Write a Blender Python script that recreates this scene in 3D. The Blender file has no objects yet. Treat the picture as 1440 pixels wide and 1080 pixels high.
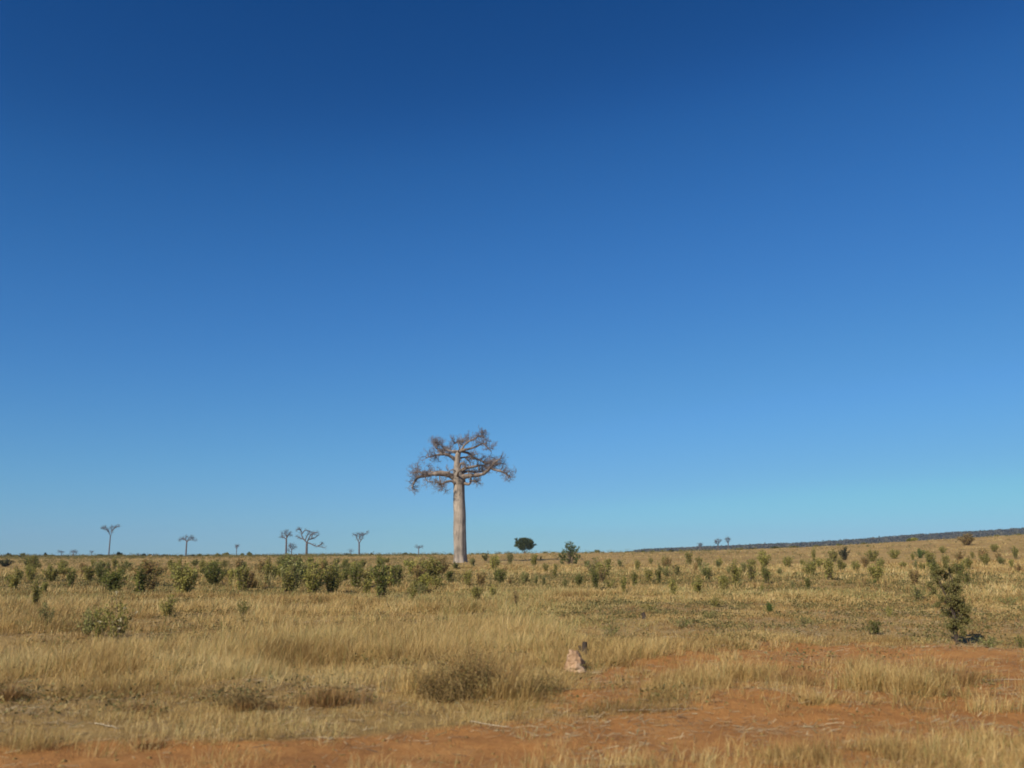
import bpy, math, random
import numpy as np
PI = math.pi
R = math.radians
random.seed(7)
rng = np.random.default_rng(11)
sc = bpy.context.scene
COL = sc.collection

# ------------------------------------------------------------------ camera model
F = 1247.0            # focal length in photo pixels (1440 wide)
HY = 783.0            # eye level in the photo
CAMH = 1.9
PITCH = math.atan((HY - 540) / F)
cp, sp = math.cos(PITCH), math.sin(PITCH)

# ------------------------------------------------------------------ noise
def _h(ix, iy, s):
    n = (ix.astype(np.int64) * 374761393 + iy.astype(np.int64) * 668265263 + s * 974711) & 0x7fffffff
    n = ((n ^ (n >> 13)) * 1274126177) & 0x7fffffff
    n = n ^ (n >> 16)
    return (n & 0xffff) / 65535.0
def vnoise(x, y, s=0):
    ix = np.floor(x); iy = np.floor(y)
    fx = x - ix; fy = y - iy
    fx = fx * fx * (3 - 2 * fx); fy = fy * fy * (3 - 2 * fy)
    a = _h(ix, iy, s); b = _h(ix + 1, iy, s); c = _h(ix, iy + 1, s); d = _h(ix + 1, iy + 1, s)
    return (a * (1 - fx) + b * fx) * (1 - fy) + (c * (1 - fx) + d * fx) * fy
def fbm(x, y, sc_, s=0, oct=4):
    v = 0; a = .5; t = 0
    for o in range(oct):
        v = v + a * vnoise(x / sc_ + 17.3 * o, y / sc_ - 9.1 * o, s + o)
        t += a; a *= .5; sc_ = sc_ / 2.03
    return v / t
def sstep(a, b, x):
    t = np.clip((x - a) / (b - a), 0, 1)
    return t * t * (3 - 2 * t)

# ------------------------------------------------------------------ terrain
RC = 280.0
CREST_U = (np.array([-2500, -200, 0, 400, 650, 800, 900, 1000, 1120, 1300, 1440, 1700, 3500]) - 720) / F
CREST_E = np.array([-2, -2, -2, 0, 2, 4.5, 6, 8.5, 12.5, 23, 31, 38, 40]) / F * .965
def H(x, y):
    x = np.asarray(x, float); y = np.asarray(y, float)
    r = np.hypot(x, y) + 1e-6
    u = np.where(y > 1, x / np.maximum(y, 1), np.sign(x) * 3.0)
    e = np.interp(u, CREST_U, CREST_E) * np.cos(np.arctan2(np.abs(x), np.maximum(y, .3 * np.abs(x))))
    zc = CAMH + RC * e
    ramp = sstep(25, RC, r)
    z = ramp * (e + CAMH / RC) * np.minimum(r, RC)
    z = np.where(r > RC, zc, z)
    n = (fbm(x, y, 60, 3, 3) - .5) * .7 * sstep(30, 120, r)
    n = n + (fbm(x, y, 3.2, 5, 4) - .5) * .34 * sstep(6, 14, r)
    n = n + (fbm(x, y, .5, 9, 3) - .5) * .07 * (1 - sstep(40, 90, r))
    return z + n
def project(x, y, z):
    dz = z - CAMH
    f = y * cp + dz * sp
    v = -y * sp + dz * cp
    f = np.where(f < .1, .1, f)
    return 720 + F * x / f, 540 - F * v / f
_RR = np.exp(np.linspace(math.log(5), math.log(900), 1600))
def at(px, py, r=None):
    u = (px - 720) / F; v = (540 - py) / F
    d = np.array([u, cp - sp * v, sp + cp * v])
    if r is not None:
        k = r / math.hypot(d[0], d[1])
        x, y = d[0] * k, d[1] * k
        return x, y, float(H(x, y)), r
    k = _RR / math.hypot(d[0], d[1])
    xs, ys, zs = d[0] * k, d[1] * k, CAMH + d[2] * k
    below = np.where(zs < H(xs, ys))[0]
    i = below[0] if len(below) else int(np.argmin(zs - H(xs, ys)))
    i = min(i, 1450)
    return float(xs[i]), float(ys[i]), float(H(xs[i], ys[i])), float(_RR[i])

# zones of the ground, measured where they lie
def ell(px, py, cx, cy, rx, ry, rot=0):
    a = R(rot); dx = px - cx; dy = py - cy
    X = (dx * math.cos(a) + dy * math.sin(a)) / rx; Y = (-dx * math.sin(a) + dy * math.cos(a)) / ry
    return np.sqrt(X * X + Y * Y)
def bare(x, y, z=None):
    z = H(x, y) if z is None else z
    px, py = project(x, y, z)
    w = (fbm(x, y, 1.3, 31, 4) - .5)
    wpy = py + w * 26
    m = 1 - sstep(.75, 1.2, ell(px, wpy, 890, 956, 125, 27, -16))
    m = np.maximum(m, 1 - sstep(.8, 1.2, ell(px, wpy, 1215, 917, 300, 11, 0)))
    m = np.maximum(m, 1 - sstep(.7, 1.2, ell(px, wpy, 1425, 935, 75, 22, 0)))
    edge = np.interp(px, [0, 400, 700, 900, 1100, 1440], [1042, 1038, 1012, 996, 985, 984])
    m = np.maximum(m, sstep(-10, 16, wpy - edge))
    m = np.where(y < 1, .8, m)
    m = np.maximum(m, .8 * sstep(930, 990, px) * sstep(915, 925, wpy) * (1 - sstep(990, 1000, wpy)))
    far = (fbm(x, y, 9, 41, 3) > .62) * .2 * (1 - sstep(60, 120, np.hypot(x, y)))
    return np.clip(np.maximum(m, far), 0, 1)

# ------------------------------------------------------------------ materials
def mat(name):
    m = bpy.data.materials.new(name); m.use_nodes = True
    nt = m.node_tree; nt.nodes.clear()
    return m, nt, nt.nodes, nt.links
def N(ns, t, **kw):
    n = ns.new(t)
    for k, v in kw.items():
        if k in n.inputs: n.inputs[k].default_value = v
        else: setattr(n, k, v)
    return n
def ramp(ns, stops):
    r = ns.new('ShaderNodeValToRGB')
    e = r.color_ramp.elements
    while len(e) < len(stops): e.new(.5)
    for i, (p, c) in enumerate(stops):
        e[i].position = p; e[i].color = (*c, 1)
    return r
def leafy(name, stops=None, trans=.3, rough=.6, vary=.35, obj_color=False):
    m, nt, ns, ln = mat(name)
    a = N(ns, 'ShaderNodeAttribute', attribute_name='tone')
    out = ns.new('ShaderNodeOutputMaterial')
    if obj_color:
        oi = ns.new('ShaderNodeObjectInfo')
        hs = N(ns, 'ShaderNodeHueSaturation')
        mr = N(ns, 'ShaderNodeMapRange'); mr.inputs['To Min'].default_value = 1 - vary; mr.inputs['To Max'].default_value = 1 + vary * 1.6
        ln.new(a.outputs['Fac'], mr.inputs['Value']); ln.new(mr.outputs[0], hs.inputs['Value'])
        mr2 = N(ns, 'ShaderNodeMapRange'); mr2.inputs['To Min'].default_value = .515; mr2.inputs['To Max'].default_value = .47
        ln.new(a.outputs['Fac'], mr2.inputs['Value']); ln.new(mr2.outputs[0], hs.inputs['Hue'])
        ln.new(oi.outputs['Color'], hs.inputs['Color'])
        col = hs.outputs[0]
    else:
        rp = ramp(ns, stops); ln.new(a.outputs['Fac'], rp.inputs[0]); col = rp.outputs[0]
    d = N(ns, 'ShaderNodeBsdfPrincipled', Roughness=rough); d.inputs['Specular IOR Level'].default_value = .25
    t = ns.new('ShaderNodeBsdfTranslucent')
    ln.new(col, d.inputs['Base Color']); ln.new(col, t.inputs['Color'])
    mx = ns.new('ShaderNodeMixShader'); mx.inputs[0].default_value = trans
    ln.new(d.outputs[0], mx.inputs[1]); ln.new(t.outputs[0], mx.inputs[2]); ln.new(mx.outputs[0], out.inputs[0])
    return m

M = {}
M['grass'] = leafy('dry_grass', [(0, (.20, .12, .040)), (.3, (.42, .275, .100)), (.6, (.60, .42, .165)), (.85, (.70, .54, .27)), (1, (.23, .24, .075))], trans=.36)
M['redgrass'] = leafy('rusty_grass', [(0, (.13, .070, .028)), (.4, (.29, .16, .058)), (.75, (.42, .265, .10)), (1, (.16, .15, .05))], trans=.25)
M['litter'] = leafy('straw_litter', [(0, (.10, .07, .045)), (.35, (.24, .165, .09)), (.7, (.32, .24, .135)), (.9, (.42, .34, .21)), (1, (.13, .14, .07))], trans=.1, rough=.8)
M['herb'] = leafy('low_herbs', [(0, (.06, .062, .02)), (.4, (.13, .12, .04)), (.7, (.22, .18, .065)), (1, (.32, .23, .09))], trans=.25)
M['leaf'] = leafy('shrub_foliage', trans=.38, obj_color=True)
M['wood'] = leafy('ridge_woodland', [(0, (.045, .045, .03)), (.5, (.075, .07, .045)), (1, (.12, .10, .065))], trans=.1)

def bark(name, c1, c2, c3, sx=3.0, sz=.5, strength=.5):
    m, nt, ns, ln = mat(name)
    out = ns.new('ShaderNodeOutputMaterial')
    tc = ns.new('ShaderNodeTexCoord'); mp = ns.new('ShaderNodeMapping'); mp.inputs['Scale'].default_value = (sx, sx, sz)
    ln.new(tc.outputs['Object'], mp.inputs[0])
    n1 = N(ns, 'ShaderNodeTexNoise', Scale=1.0, Detail=7.0, Roughness=.62); ln.new(mp.outputs[0], n1.inputs['Vector'])
    n2 = N(ns, 'ShaderNodeTexNoise', Scale=.55, Detail=4.0); ln.new(tc.outputs['Object'], n2.inputs['Vector'])
    rp = ramp(ns, [(.36, c1), (.5, c2), (.63, c3)])
    ad = N(ns, 'ShaderNodeMath', operation='MULTIPLY_ADD'); ad.inputs[1].default_value = .5
    s = N(ns, 'ShaderNodeMath', operation='MULTIPLY'); s.inputs[1].default_value = .5
    ln.new(n2.outputs['Fac'], s.inputs[0]); ln.new(n1.outputs['Fac'], ad.inputs[0]); ln.new(s.outputs[0], ad.inputs[2]); ln.new(ad.outputs[0], rp.inputs[0])
    b = N(ns, 'ShaderNodeBsdfPrincipled', Roughness=.85); b.inputs['Specular IOR Level'].default_value = .2
    ln.new(rp.outputs[0], b.inputs['Base Color'])
    bm = N(ns, 'ShaderNodeBump', Strength=strength, Distance=.08); ln.new(n1.outputs['Fac'], bm.inputs['Height']); ln.new(bm.outputs[0], b.inputs['Normal'])
    ln.new(b.outputs[0], out.inputs[0])
    return m
M['trunk'] = bark('baobab_bark', (.14, .118, .10), (.25, .21, .175), (.36, .305, .255))
M['branch'] = bark('baobab_branch_bark', (.09, .07, .056), (.19, .148, .12), (.31, .25, .20))
M['twig'] = bark('twig_bark', (.09, .070, .064), (.165, .132, .12), (.25, .205, .185))
M['stem'] = bark('shrub_stem', (.09, .065, .04), (.17, .125, .08), (.26, .2, .13), 12, 4)
M['farbark'] = bark('far_baobab_bark', (.06, .046, .042), (.10, .078, .07), (.15, .115, .10))
M['darkwood'] = bark('charred_wood', (.03, .022, .018), (.06, .045, .035), (.11, .08, .06), 14, 5)
M['mound'] = bark('termite_mound_clay', (.22, .13, .07), (.38, .245, .15), (.54, .40, .28), 5, 5, 1.0)

def ground_material():
    m, nt, ns, ln = mat('red_earth_and_thatch')
    out = ns.new('ShaderNodeOutputMaterial')
    g = ns.new('ShaderNodeNewGeometry')
    at_ = N(ns, 'ShaderNodeAttribute', attribute_name='bare')
    def noise(scale, det=6, rough=.6):
        n = N(ns, 'ShaderNodeTexNoise', Scale=scale, Detail=float(det), Roughness=rough)
        ln.new(g.outputs['Position'], n.inputs['Vector']); return n
    big = noise(.12, 5); mid = noise(1.4, 6); fine = noise(14, 7, .7); grit = noise(60, 4)
    far = noise(.035, 6, .65)
    dirt = ramp(ns, [(.30, (.20, .085, .030)), (.5, (.36, .168, .054)), (.70, (.48, .265, .098))])
    th = ramp(ns, [(.30, (.12, .078, .030)), (.5, (.29, .19, .072)), (.70, (.48, .34, .13))])
    def mixf(a, b, f):
        x = N(ns, 'ShaderNodeMath', operation='MULTIPLY'); x.inputs[1].default_value = 1 - f
        y = N(ns, 'ShaderNodeMath', operation='MULTIPLY_ADD'); y.inputs[1].default_value = f
        ln.new(a, x.inputs[0]); ln.new(b, y.inputs[0]); ln.new(x.outputs[0], y.inputs[2]); return y.outputs[0]
    v = mixf(mid.outputs['Fac'], fine.outputs['Fac'], .5)
    ln.new(mixf(v, big.outputs['Fac'], .25), dirt.inputs[0])
    v2 = mixf(mixf(mid.outputs['Fac'], fine.outputs['Fac'], .4), mixf(big.outputs['Fac'], far.outputs['Fac'], .5), .5)
    ln.new(v2, th.inputs[0])
    mx = N(ns, 'ShaderNodeMix', data_type='RGBA')
    # break the edge of the bare ground with noise
    e1 = N(ns, 'ShaderNodeMath', operation='MULTIPLY_ADD'); e1.inputs[1].default_value = 1.1; 
    e2 = N(ns, 'ShaderNodeMath', operation='SUBTRACT'); e2.inputs[1].default_value = .5; ln.new(v, e2.inputs[0])
    ln.new(e2.outputs[0], e1.inputs[0]); ln.new(at_.outputs['Fac'], e1.inputs[2])
    mr = N(ns, 'ShaderNodeMapRange'); mr.inputs['From Min'].default_value = .25; mr.inputs['From Max'].default_value = .7
    ln.new(e1.outputs[0], mr.inputs['Value'])
    ln.new(mr.outputs[0], mx.inputs[0]); ln.new(th.outputs[0], mx.inputs[6]); ln.new(dirt.outputs[0], mx.inputs[7])
    b = N(ns, 'ShaderNodeBsdfPrincipled', Roughness=.95); b.inputs['Specular IOR Level'].default_value = .1
    ln.new(mx.outputs[2], b.inputs['Base Color'])
    hh = mixf(fine.outputs['Fac'], grit.outputs['Fac'], .35)
    bp = N(ns, 'ShaderNodeBump', Strength=.9, Distance=.06); ln.new(hh, bp.inputs['Height']); ln.new(bp.outputs[0], b.inputs['Normal'])
    ln.new(b.outputs[0], out.inputs[0])
    return m
M['ground'] = ground_material()

# ------------------------------------------------------------------ mesh helpers
def mesh_from(name, V, faces, attrs=None, smooth=False):
    """V (n,3); faces: list of (m,k) int arrays"""
    me = bpy.data.meshes.new(name)
    V = np.asarray(V, np.float32)
    me.vertices.add(len(V)); me.vertices.foreach_set('co', V.ravel())
    faces = [f for f in faces if len(f)]
    idx = np.concatenate([np.asarray(f, np.int32).ravel() for f in faces])
    tot = np.concatenate([np.full(len(f), f.shape[1], np.int32) for f in faces])
    start = np.concatenate([[0], np.cumsum(tot)[:-1]]).astype(np.int32)
    me.loops.add(len(idx)); me.loops.foreach_set('vertex_index', idx)
    me.polygons.add(len(tot)); me.polygons.foreach_set('loop_start', start)
    if smooth: me.polygons.foreach_set('use_smooth', np.ones(len(tot), bool))
    for k, a in (attrs or {}).items():
        at_ = me.attributes.new(k, 'FLOAT', 'POINT'); at_.data.foreach_set('value', np.asarray(a, np.float32))
    me.update(calc_edges=True)
    return me
def link(name, me, m, parent=None):
    o = bpy.data.objects.new(name, me); COL.objects.link(o)
    if m is not None and not me.materials: me.materials.append(m)
    if parent: o.parent = parent
    return o
def tag(o, label=None, cat=None, group=None, kind=None):
    if label: o['label'] = label
    if cat: o['category'] = cat
    if group: o['group'] = group
    if kind: o['kind'] = kind
    return o
def empty(name, loc, rz=0, scale=(1, 1, 1)):
    o = bpy.data.objects.new(name, None); COL.objects.link(o)
    o.location = loc; o.rotation_euler = (0, 0, rz); o.scale = scale
    o.empty_display_size = .2
    return o
def copy_tree(o, parent=None):
    c = o.copy(); COL.objects.link(c)
    if parent: c.parent = parent
    for ch in list(o.children): copy_tree(ch, c)
    return c

class MB:
    def __init__(s): s.v = []; s.f = []; s.n = 0; s.t = []
    def tube(s, P, rad, sides=6, tone=.5, wob=0):
        P = np.asarray(P, float); n = len(P)
        T = np.gradient(P, axis=0); T /= np.linalg.norm(T, axis=1)[:, None] + 1e-9
        up = np.array([0, 0, 1.]) if abs(T[0][2]) < .9 else np.array([1., 0, 0])
        U = np.cross(T, up); U /= np.linalg.norm(U, axis=1)[:, None] + 1e-9
        for i in range(1, n):
            if np.dot(U[i], U[i - 1]) < 0: U[i] *= -1
        W = np.cross(T, U)
        a = np.linspace(0, 2 * PI, sides, endpoint=False)
        rr = np.asarray(rad, float)[:, None] * (1 + (rng.random((n, sides)) - .5) * wob)
        ring = P[:, None, :] + rr[..., None] * (np.cos(a)[None, :, None] * U[:, None, :] + np.sin(a)[None, :, None] * W[:, None, :])
        V = ring.reshape(-1, 3)
        i = np.arange(n - 1)[:, None] * sides; j = np.arange(sides)[None, :]; j2 = (j + 1) % sides
        Q = np.stack([i + j, i + j2, i + sides + j2, i + sides + j], -1).reshape(-1, 4) + s.n
        s.v.append(V); s.f.append(Q); s.t.append(np.full(len(V), tone)); s.n += len(V)
    def raw(s, V, Q, tone):
        s.v.append(V); s.f.append(np.asarray(Q) + s.n); s.t.append(np.broadcast_to(tone, (len(V),)).astype(float)); s.n += len(V)
    def build(s, name, m, parent=None, smooth=True):
        d = {}
        for f in s.f: d.setdefault(f.shape[1], []).append(f)
        me = mesh_from(name, np.concatenate(s.v), [np.concatenate(x) for x in d.values()], {'tone': np.concatenate(s.t)}, smooth)
        return link(name, me, m, parent)

def leaves(mb, P, size, tone, up=.3, aspect=.5):
    """small folded leaf quads at points P"""
    n = len(P)
    if not n: return
    d = rng.normal(size=(n, 3)); d[:, 2] = d[:, 2] * .6 + up
    d /= np.linalg.norm(d, axis=1)[:, None]
    s = np.cross(d, rng.normal(size=(n, 3))); s /= np.linalg.norm(s, axis=1)[:, None] + 1e-9
    L = (np.asarray(size) * (.6 + .8 * rng.random(n)))[:, None]
    a = P; b = P + d * L * .5 + s * L * aspect * .5; c = P + d * L; e = P + d * L * .5 - s * L * aspect * .5
    V = np.stack([a, b, c, e], 1).reshape(-1, 3)
    Q = np.arange(n * 4).reshape(-1, 4)
    mb.raw(V, Q, np.repeat(tone, 4))

# ------------------------------------------------------------------ ground
def build_ground():
    fr = np.linspace(-R(40), R(40), 760)
    rest = np.linspace(R(40), 2 * PI - R(40), 160)[1:-1]
    th = np.concatenate([fr, rest]); nt_ = len(th)
    rr = np.concatenate([[.6, 1.5, 3, 5], np.exp(np.linspace(math.log(6.5), math.log(600), 620)), np.exp(np.linspace(math.log(620), math.log(3400), 40))])
    TH, RRR = np.meshgrid(th, rr)
    X = RRR * np.sin(TH); Y = RRR * np.cos(TH); Z = H(X, Y)
    V = np.stack([X, Y, Z], -1).reshape(-1, 3)
    i = np.arange(len(rr) - 1)[:, None] * nt_; j = np.arange(nt_)[None, :]; j2 = (j + 1) % nt_
    Q = np.stack([i + j, i + j2, i + nt_ + j2, i + nt_ + j], -1).reshape(-1, 4)[:, ::-1]
    V = np.vstack([V, [[0, 0, float(H(0.0, .01))]]])
    c = len(V) - 1; j = np.arange(nt_)
    Tt = np.stack([np.full(nt_, c), j, (j + 1) % nt_], -1)[:, ::-1]
    b = bare(V[:, 0], V[:, 1], V[:, 2])
    me = mesh_from('ground', V, [Q, Tt], {'bare': b}, True)
    tag(link('ground', me, M['ground']), kind='structure')
build_ground()

# ------------------------------------------------------------------ grass
def grass_mesh(name, X, Y, hgt, nbl, rad, wid, lean, tone, m, mat2=None, seg=2, curl=.35, label=None, kind='stuff', parent=None, cat=None, group=None, origin=None):
    """X,Y tuft positions; arrays hgt, nbl(int), rad, wid, lean, tone per tuft"""
    nb = np.asarray(nbl, int)
    T = np.repeat(np.arange(len(X)), nb); n = len(T)
    a = rng.random(n) * 2 * PI; rr = np.sqrt(rng.random(n)) * rad[T]
    bx = X[T] + np.cos(a) * rr; by = Y[T] + np.sin(a) * rr
    bz = H(bx, by) - .015
    if origin is not None: bx = bx - origin[0]; by = by - origin[1]; bz = bz - origin[2]
    a2 = a + rng.normal(0, 1.1, n)
    # a light common lean to the right, as blown
    ln_ = np.abs(rng.normal(0, 1, n)) * lean[T]
    L = hgt[T] * (.35 + .75 * rng.random(n)) * np.where(rng.random(n) < .06, 1.5, 1)
    dx = np.cos(a2) * np.sin(ln_) + .10; dy = np.sin(a2) * np.sin(ln_); dz = np.cos(ln_)
    P0 = np.stack([bx, by, bz], 1)
    D = np.stack([dx, dy, dz], 1)
    P1 = P0 + D * (L * .55)[:, None]
    cu_ = curl * (.2 + 1.6 * rng.random(n)); a3 = a2 + rng.normal(0, .8, n)
    D2 = D.copy(); D2[:, 0] += np.cos(a3) * cu_; D2[:, 1] += np.sin(a3) * cu_; D2[:, 2] -= cu_ * .6
    P2 = P1 + D2 * (L * .45)[:, None]
    wa = rng.random(n) * PI
    S = np.stack([np.cos(wa), np.sin(wa), np.zeros(n)], 1) * (wid[T] * (.6 + .8 * rng.random(n)))[:, None] * .5
    tn = np.clip(tone[T] + rng.normal(0, .20, n), 0, .93)
    green = rng.random(n) < .07
    tn = np.where(green, 1.0, tn)
    gp = sstep(.52, .68, fbm(X, Y, 7.5, 133, 4))
    tn = np.where(rng.random(n) < .38 * gp[T], .97, tn)
    if seg == 2:
        V = np.stack([P0 - S, P0 + S, P1 + S * .8, P1 - S * .8, P2], 1).reshape(-1, 3)
        k = np.arange(n)[:, None] * 5
        fs = [k + np.array([[0, 1, 2, 3]]), k + np.array([[3, 2, 4]])]
        att = np.repeat(tn, 5)
    else:
        V = np.stack([P0 - S, P0 + S, P2], 1).reshape(-1, 3)
        k = np.arange(n)[:, None] * 3
        fs = [k + np.array([[0, 1, 2]])]
        att = np.repeat(tn, 3)
    me = mesh_from(name, V, fs, {'tone': att})
    o = link(name, me, m, parent)
    tag(o, label, cat, group, kind)
    return o
def sector(n, r0, r1, half=34):
    th = (rng.random(n) * 2 - 1) * R(half); r = np.sqrt(r0 * r0 + rng.random(n) * (r1 * r1 - r0 * r0))
    return r * np.sin(th), r * np.cos(th), r
def density(x, y, r):
    z = H(x, y); px, py = project(x, y, z)
    b = bare(x, y, z)
    patch = fbm(x, y, 2.6, 71, 4)
    d = np.ones_like(px)
    # right of the mound the field is short and thin, left of it tall and golden
    right = sstep(760, 900, px) * sstep(835, 862, py) * (1 - sstep(905, 912, py))
    tallL = (1 - sstep(700, 840, px)) * sstep(842, 862, py) * (1 - sstep(950, 985, py))
    d = d * (1 - .30 * right)
    d = d * (.22 + 1.75 * sstep(.38, .66, patch))
    d = d * (1 - .93 * b) * (.35 + 1.25 * sstep(.38, .60, fbm(x, y, .8, 171, 3)))
    litterzone = sstep(955, 985, py) * (1 - sstep(1010, 1045, py)) * (1 - sstep(950, 1040, px))
    d = d * (1 - .25 * litterzone) * (1 - .75 * sstep(960, 1010, px) * sstep(920, 930, py))
    return d, px, py, right, tallL, litterzone, patch
SPECS = [  # name, n, r0, r1, blades, width, seg
    ('near', 20000, 7.2, 24, 44, .0055, 2),
    ('middle', 34000, 18, 54, 33, .010, 2),
    ('distant', 34000, 44, 140, 15, .022, 2),
    ('farthest', 42000, 120, 480, 8, .06, 1)]
for nm, n, r0, r1, bl, wd, seg in SPECS:
    X, Y, r = sector(n, r0, r1, 36)
    d, px, py, right, tallL, lz, patch = density(X, Y, r)
    keep = rng.random(n) < d * .8 * sstep(r0, r0 * 1.25, r) ** (0 if r0 < 8 else 1) * (1 - sstep(r1 * .82, r1, r) ** (0 if r1 > 400 else 1) * (r1 < 400))
    X, Y, r, right, tallL, lz, patch, px, py = [q[keep] for q in (X, Y, r, right, tallL, lz, patch, px, py)]
    k = len(X)
    hh = .22 + .12 * tallL + .20 * sstep(30, 70, r) * sstep(.46, .6, fbm(X, Y, 5, 44, 3))
    hh = hh * (1 - .50 * right) * (1 - .45 * lz) * (.45 + 1.0 * rng.random(k)) * (.3 + 1.4 * patch)
    tone = .47 + .08 * tallL - .10 * right - .14 * lz + (fbm(X, Y, 9, 77, 3) - .5) * .6 + (fbm(X, Y, 1.4, 78, 3) - .5) * .9 - .10 * sstep(.5, .7, fbm(X, Y, 4, 79, 3)) + rng.normal(0, .08, k)
    grass_mesh('dry_grass', X, Y, hh, np.full(k, bl) * (.6 + .8 * rng.random(k)), .10 + .12 * rng.random(k) + r * .0022, np.clip(.00046 * r, .0045, .09) * np.interp(r, [20, 60], [.72, 1]),
               np.full(k, .62) + .25 * right, tone, M['grass'], seg=seg, label='dry golden grass covering the %s plain' % nm, cat='grass')
# grey green low herbs and thatch in the thin part of the field
X, Y, r = sector(90000, 12, 90, 36)
d, px, py, right, tallL, lz, patch = density(X, Y, r)
w = .42 + .5 * right + .4 * lz
keep = (rng.random(len(X)) < w * sstep(.42, .66, fbm(X, Y, 1.1, 90, 4)) * (1 - .85 * bare(X, Y)))
X, Y, r = X[keep], Y[keep], r[keep]
mb = MB()
nl = 14; k = len(X)
P = np.stack([np.repeat(X, nl), np.repeat(Y, nl)], 1) + rng.normal(0, 1, (k * nl, 2)) * np.repeat(.10 + r * .0015, nl)[:, None]
zz = H(P[:, 0], P[:, 1]) + np.abs(rng.normal(0, .07, k * nl))
leaves(mb, np.column_stack([P, zz]), np.repeat(.035 + r * .0012, nl), rng.random(k * nl), .35, .45)
o = mb.build('low_herbs', M['herb'], smooth=False)
tag(o, 'low grey green herbs creeping through the thin grass', 'herbs', kind='stuff')
X, Y, r = sector(23000, 46, 430, 36)
z = H(X, Y); px, py = project(X, Y, z)
w = np.interp(px, [0, 500, 700, 1440], [1, .95, .32, .30]) * sstep(.42, .60, fbm(X, Y, 22, 140, 4))
keep = rng.random(len(X)) < w * .8
X, Y, r = X[keep], Y[keep], r[keep]; k = len(X); nl = 34
rad = (.25 + .6 * rng.random(k) ** 2)
P = np.stack([np.repeat(X, nl), np.repeat(Y, nl)], 1) + rng.normal(0, .6, (k * nl, 2)) * np.repeat(rad, nl)[:, None]
zz = H(P[:, 0], P[:, 1]) + np.repeat(rad * np.where(r < 130, 1.9, 1.5), nl) * rng.random(k * nl)
mb = MB(); leaves(mb, np.column_stack([P, zz]), np.repeat(.09 + r * .0004, nl), np.clip(np.repeat(rng.random(k) * .7, nl) + .3 * rng.random(k * nl), 0, 1), .5, .4)
o = mb.build('scrub', M['leaf'], smooth=False); o.color = (.17, .155, .048, 1)
tag(o, 'knee high olive scrub mottling the far grass', 'scrub', kind='stuff')
# straw litter lying on the earth
X, Y, r = sector(120000, 7.2, 40, 36)
d, px, py, right, tallL, lz, patch = density(X, Y, r)
w = (.42 + .9 * lz + .7 * right + .25 * sstep(980, 1000, py) * (1 - sstep(1040, 1080, py))) * np.where(px < 760, 1 - .75 * sstep(1036, 1050, py), 1)
keep = rng.random(len(X)) < w * (.25 + 1.3 * sstep(.4, .62, fbm(X, Y, .9, 95, 4)))
X, Y = X[keep], Y[keep]; k = len(X)
a = rng.normal(0, .9, k); L = .03 + .16 * rng.random(k) ** 2; wd = .0015 + .003 * rng.random(k)
dx, dy = np.cos(a) * L, np.sin(a) * L
z0 = H(X, Y) + .006 + .02 * rng.random(k); z1 = H(X + dx, Y + dy) + .006 + .06 * rng.random(k) ** 2
nx, ny = -np.sin(a) * wd, np.cos(a) * wd
V = np.stack([np.stack([X - nx, Y - ny, z0], 1), np.stack([X + nx, Y + ny, z0 + wd], 1), np.stack([X + dx + nx, Y + dy + ny, z1 + wd], 1), np.stack([X + dx - nx, Y + dy - ny, z1], 1)], 1).reshape(-1, 3)
me = mesh_from('straw_litter', V, [np.arange(k * 4).reshape(-1, 4)], {'tone': np.repeat(np.clip(rng.random(k), 0, 1), 4)})
tag(link('straw_litter', me, M['litter']), 'broken straw and stems lying on the red earth', 'straw', kind='stuff')
# short trampled tufts among the litter
X, Y, r = sector(42000, 7.4, 46, 36)
d, px, py, right, tallL, lz, patch = density(X, Y, r)
w = .15 + .85 * lz + .75 * right + .10 * sstep(985, 1000, py) * (1 - sstep(1050, 1080, py))
keep = rng.random(len(X)) < w * sstep(.44, .60, fbm(X, Y, .7, 201, 3)) * .8 * np.where(px < 720, 1 - sstep(1036, 1056, py), 1)
X, Y, r = X[keep], Y[keep], r[keep]; k = len(X)
grass_mesh('trampled_grass', X, Y, .07 + .16 * rng.random(k) ** 1.5, np.full(k, 14), .08 + .1 * rng.random(k), np.clip(.0004 * r, .004, .05), np.full(k, .9), .25 + .55 * rng.random(k), M['redgrass'],
           label='short brown trampled grass between the straw and bare earth', cat='grass')
# pebbles and clods
ico = np.array([(0, 0, 1), (.9, 0, .1), (.28, .85, .1), (-.72, .52, .1), (-.72, -.52, .1), (.28, -.85, .1), (0, 0, -.6)], float)
icf = np.array([(0, 1, 2), (0, 2, 3), (0, 3, 4), (0, 4, 5), (0, 5, 1), (6, 2, 1), (6, 3, 2), (6, 4, 3), (6, 5, 4), (6, 1, 5)])
X, Y, r = sector(26000, 7.2, 30, 36)
keep = rng.random(len(X)) < .1 + .6 * bare(X, Y)
X, Y = X[keep], Y[keep]; k = len(X)
s = .006 + .034 * rng.random(k) ** 5
ang = rng.random(k) * 6.28; sh = ico[None] * s[:, None, None] * (.7 + .6 * rng.random((k, 7, 1)))
vx = sh[..., 0] * np.cos(ang)[:, None] - sh[..., 1] * np.sin(ang)[:, None]; vy = sh[..., 0] * np.sin(ang)[:, None] + sh[..., 1] * np.cos(ang)[:, None]
V = np.stack([vx + X[:, None], vy + Y[:, None], sh[..., 2] * .7 + H(X, Y)[:, None]], -1).reshape(-1, 3)
me = mesh_from('pebbles', V, [(np.arange(k)[:, None, None] * 7 + icf[None]).reshape(-1, 3)])
tag(link('pebbles', me, M['ground']), 'small clods and pebbles scattered on the bare red earth', 'pebbles', kind='stuff')
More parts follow.
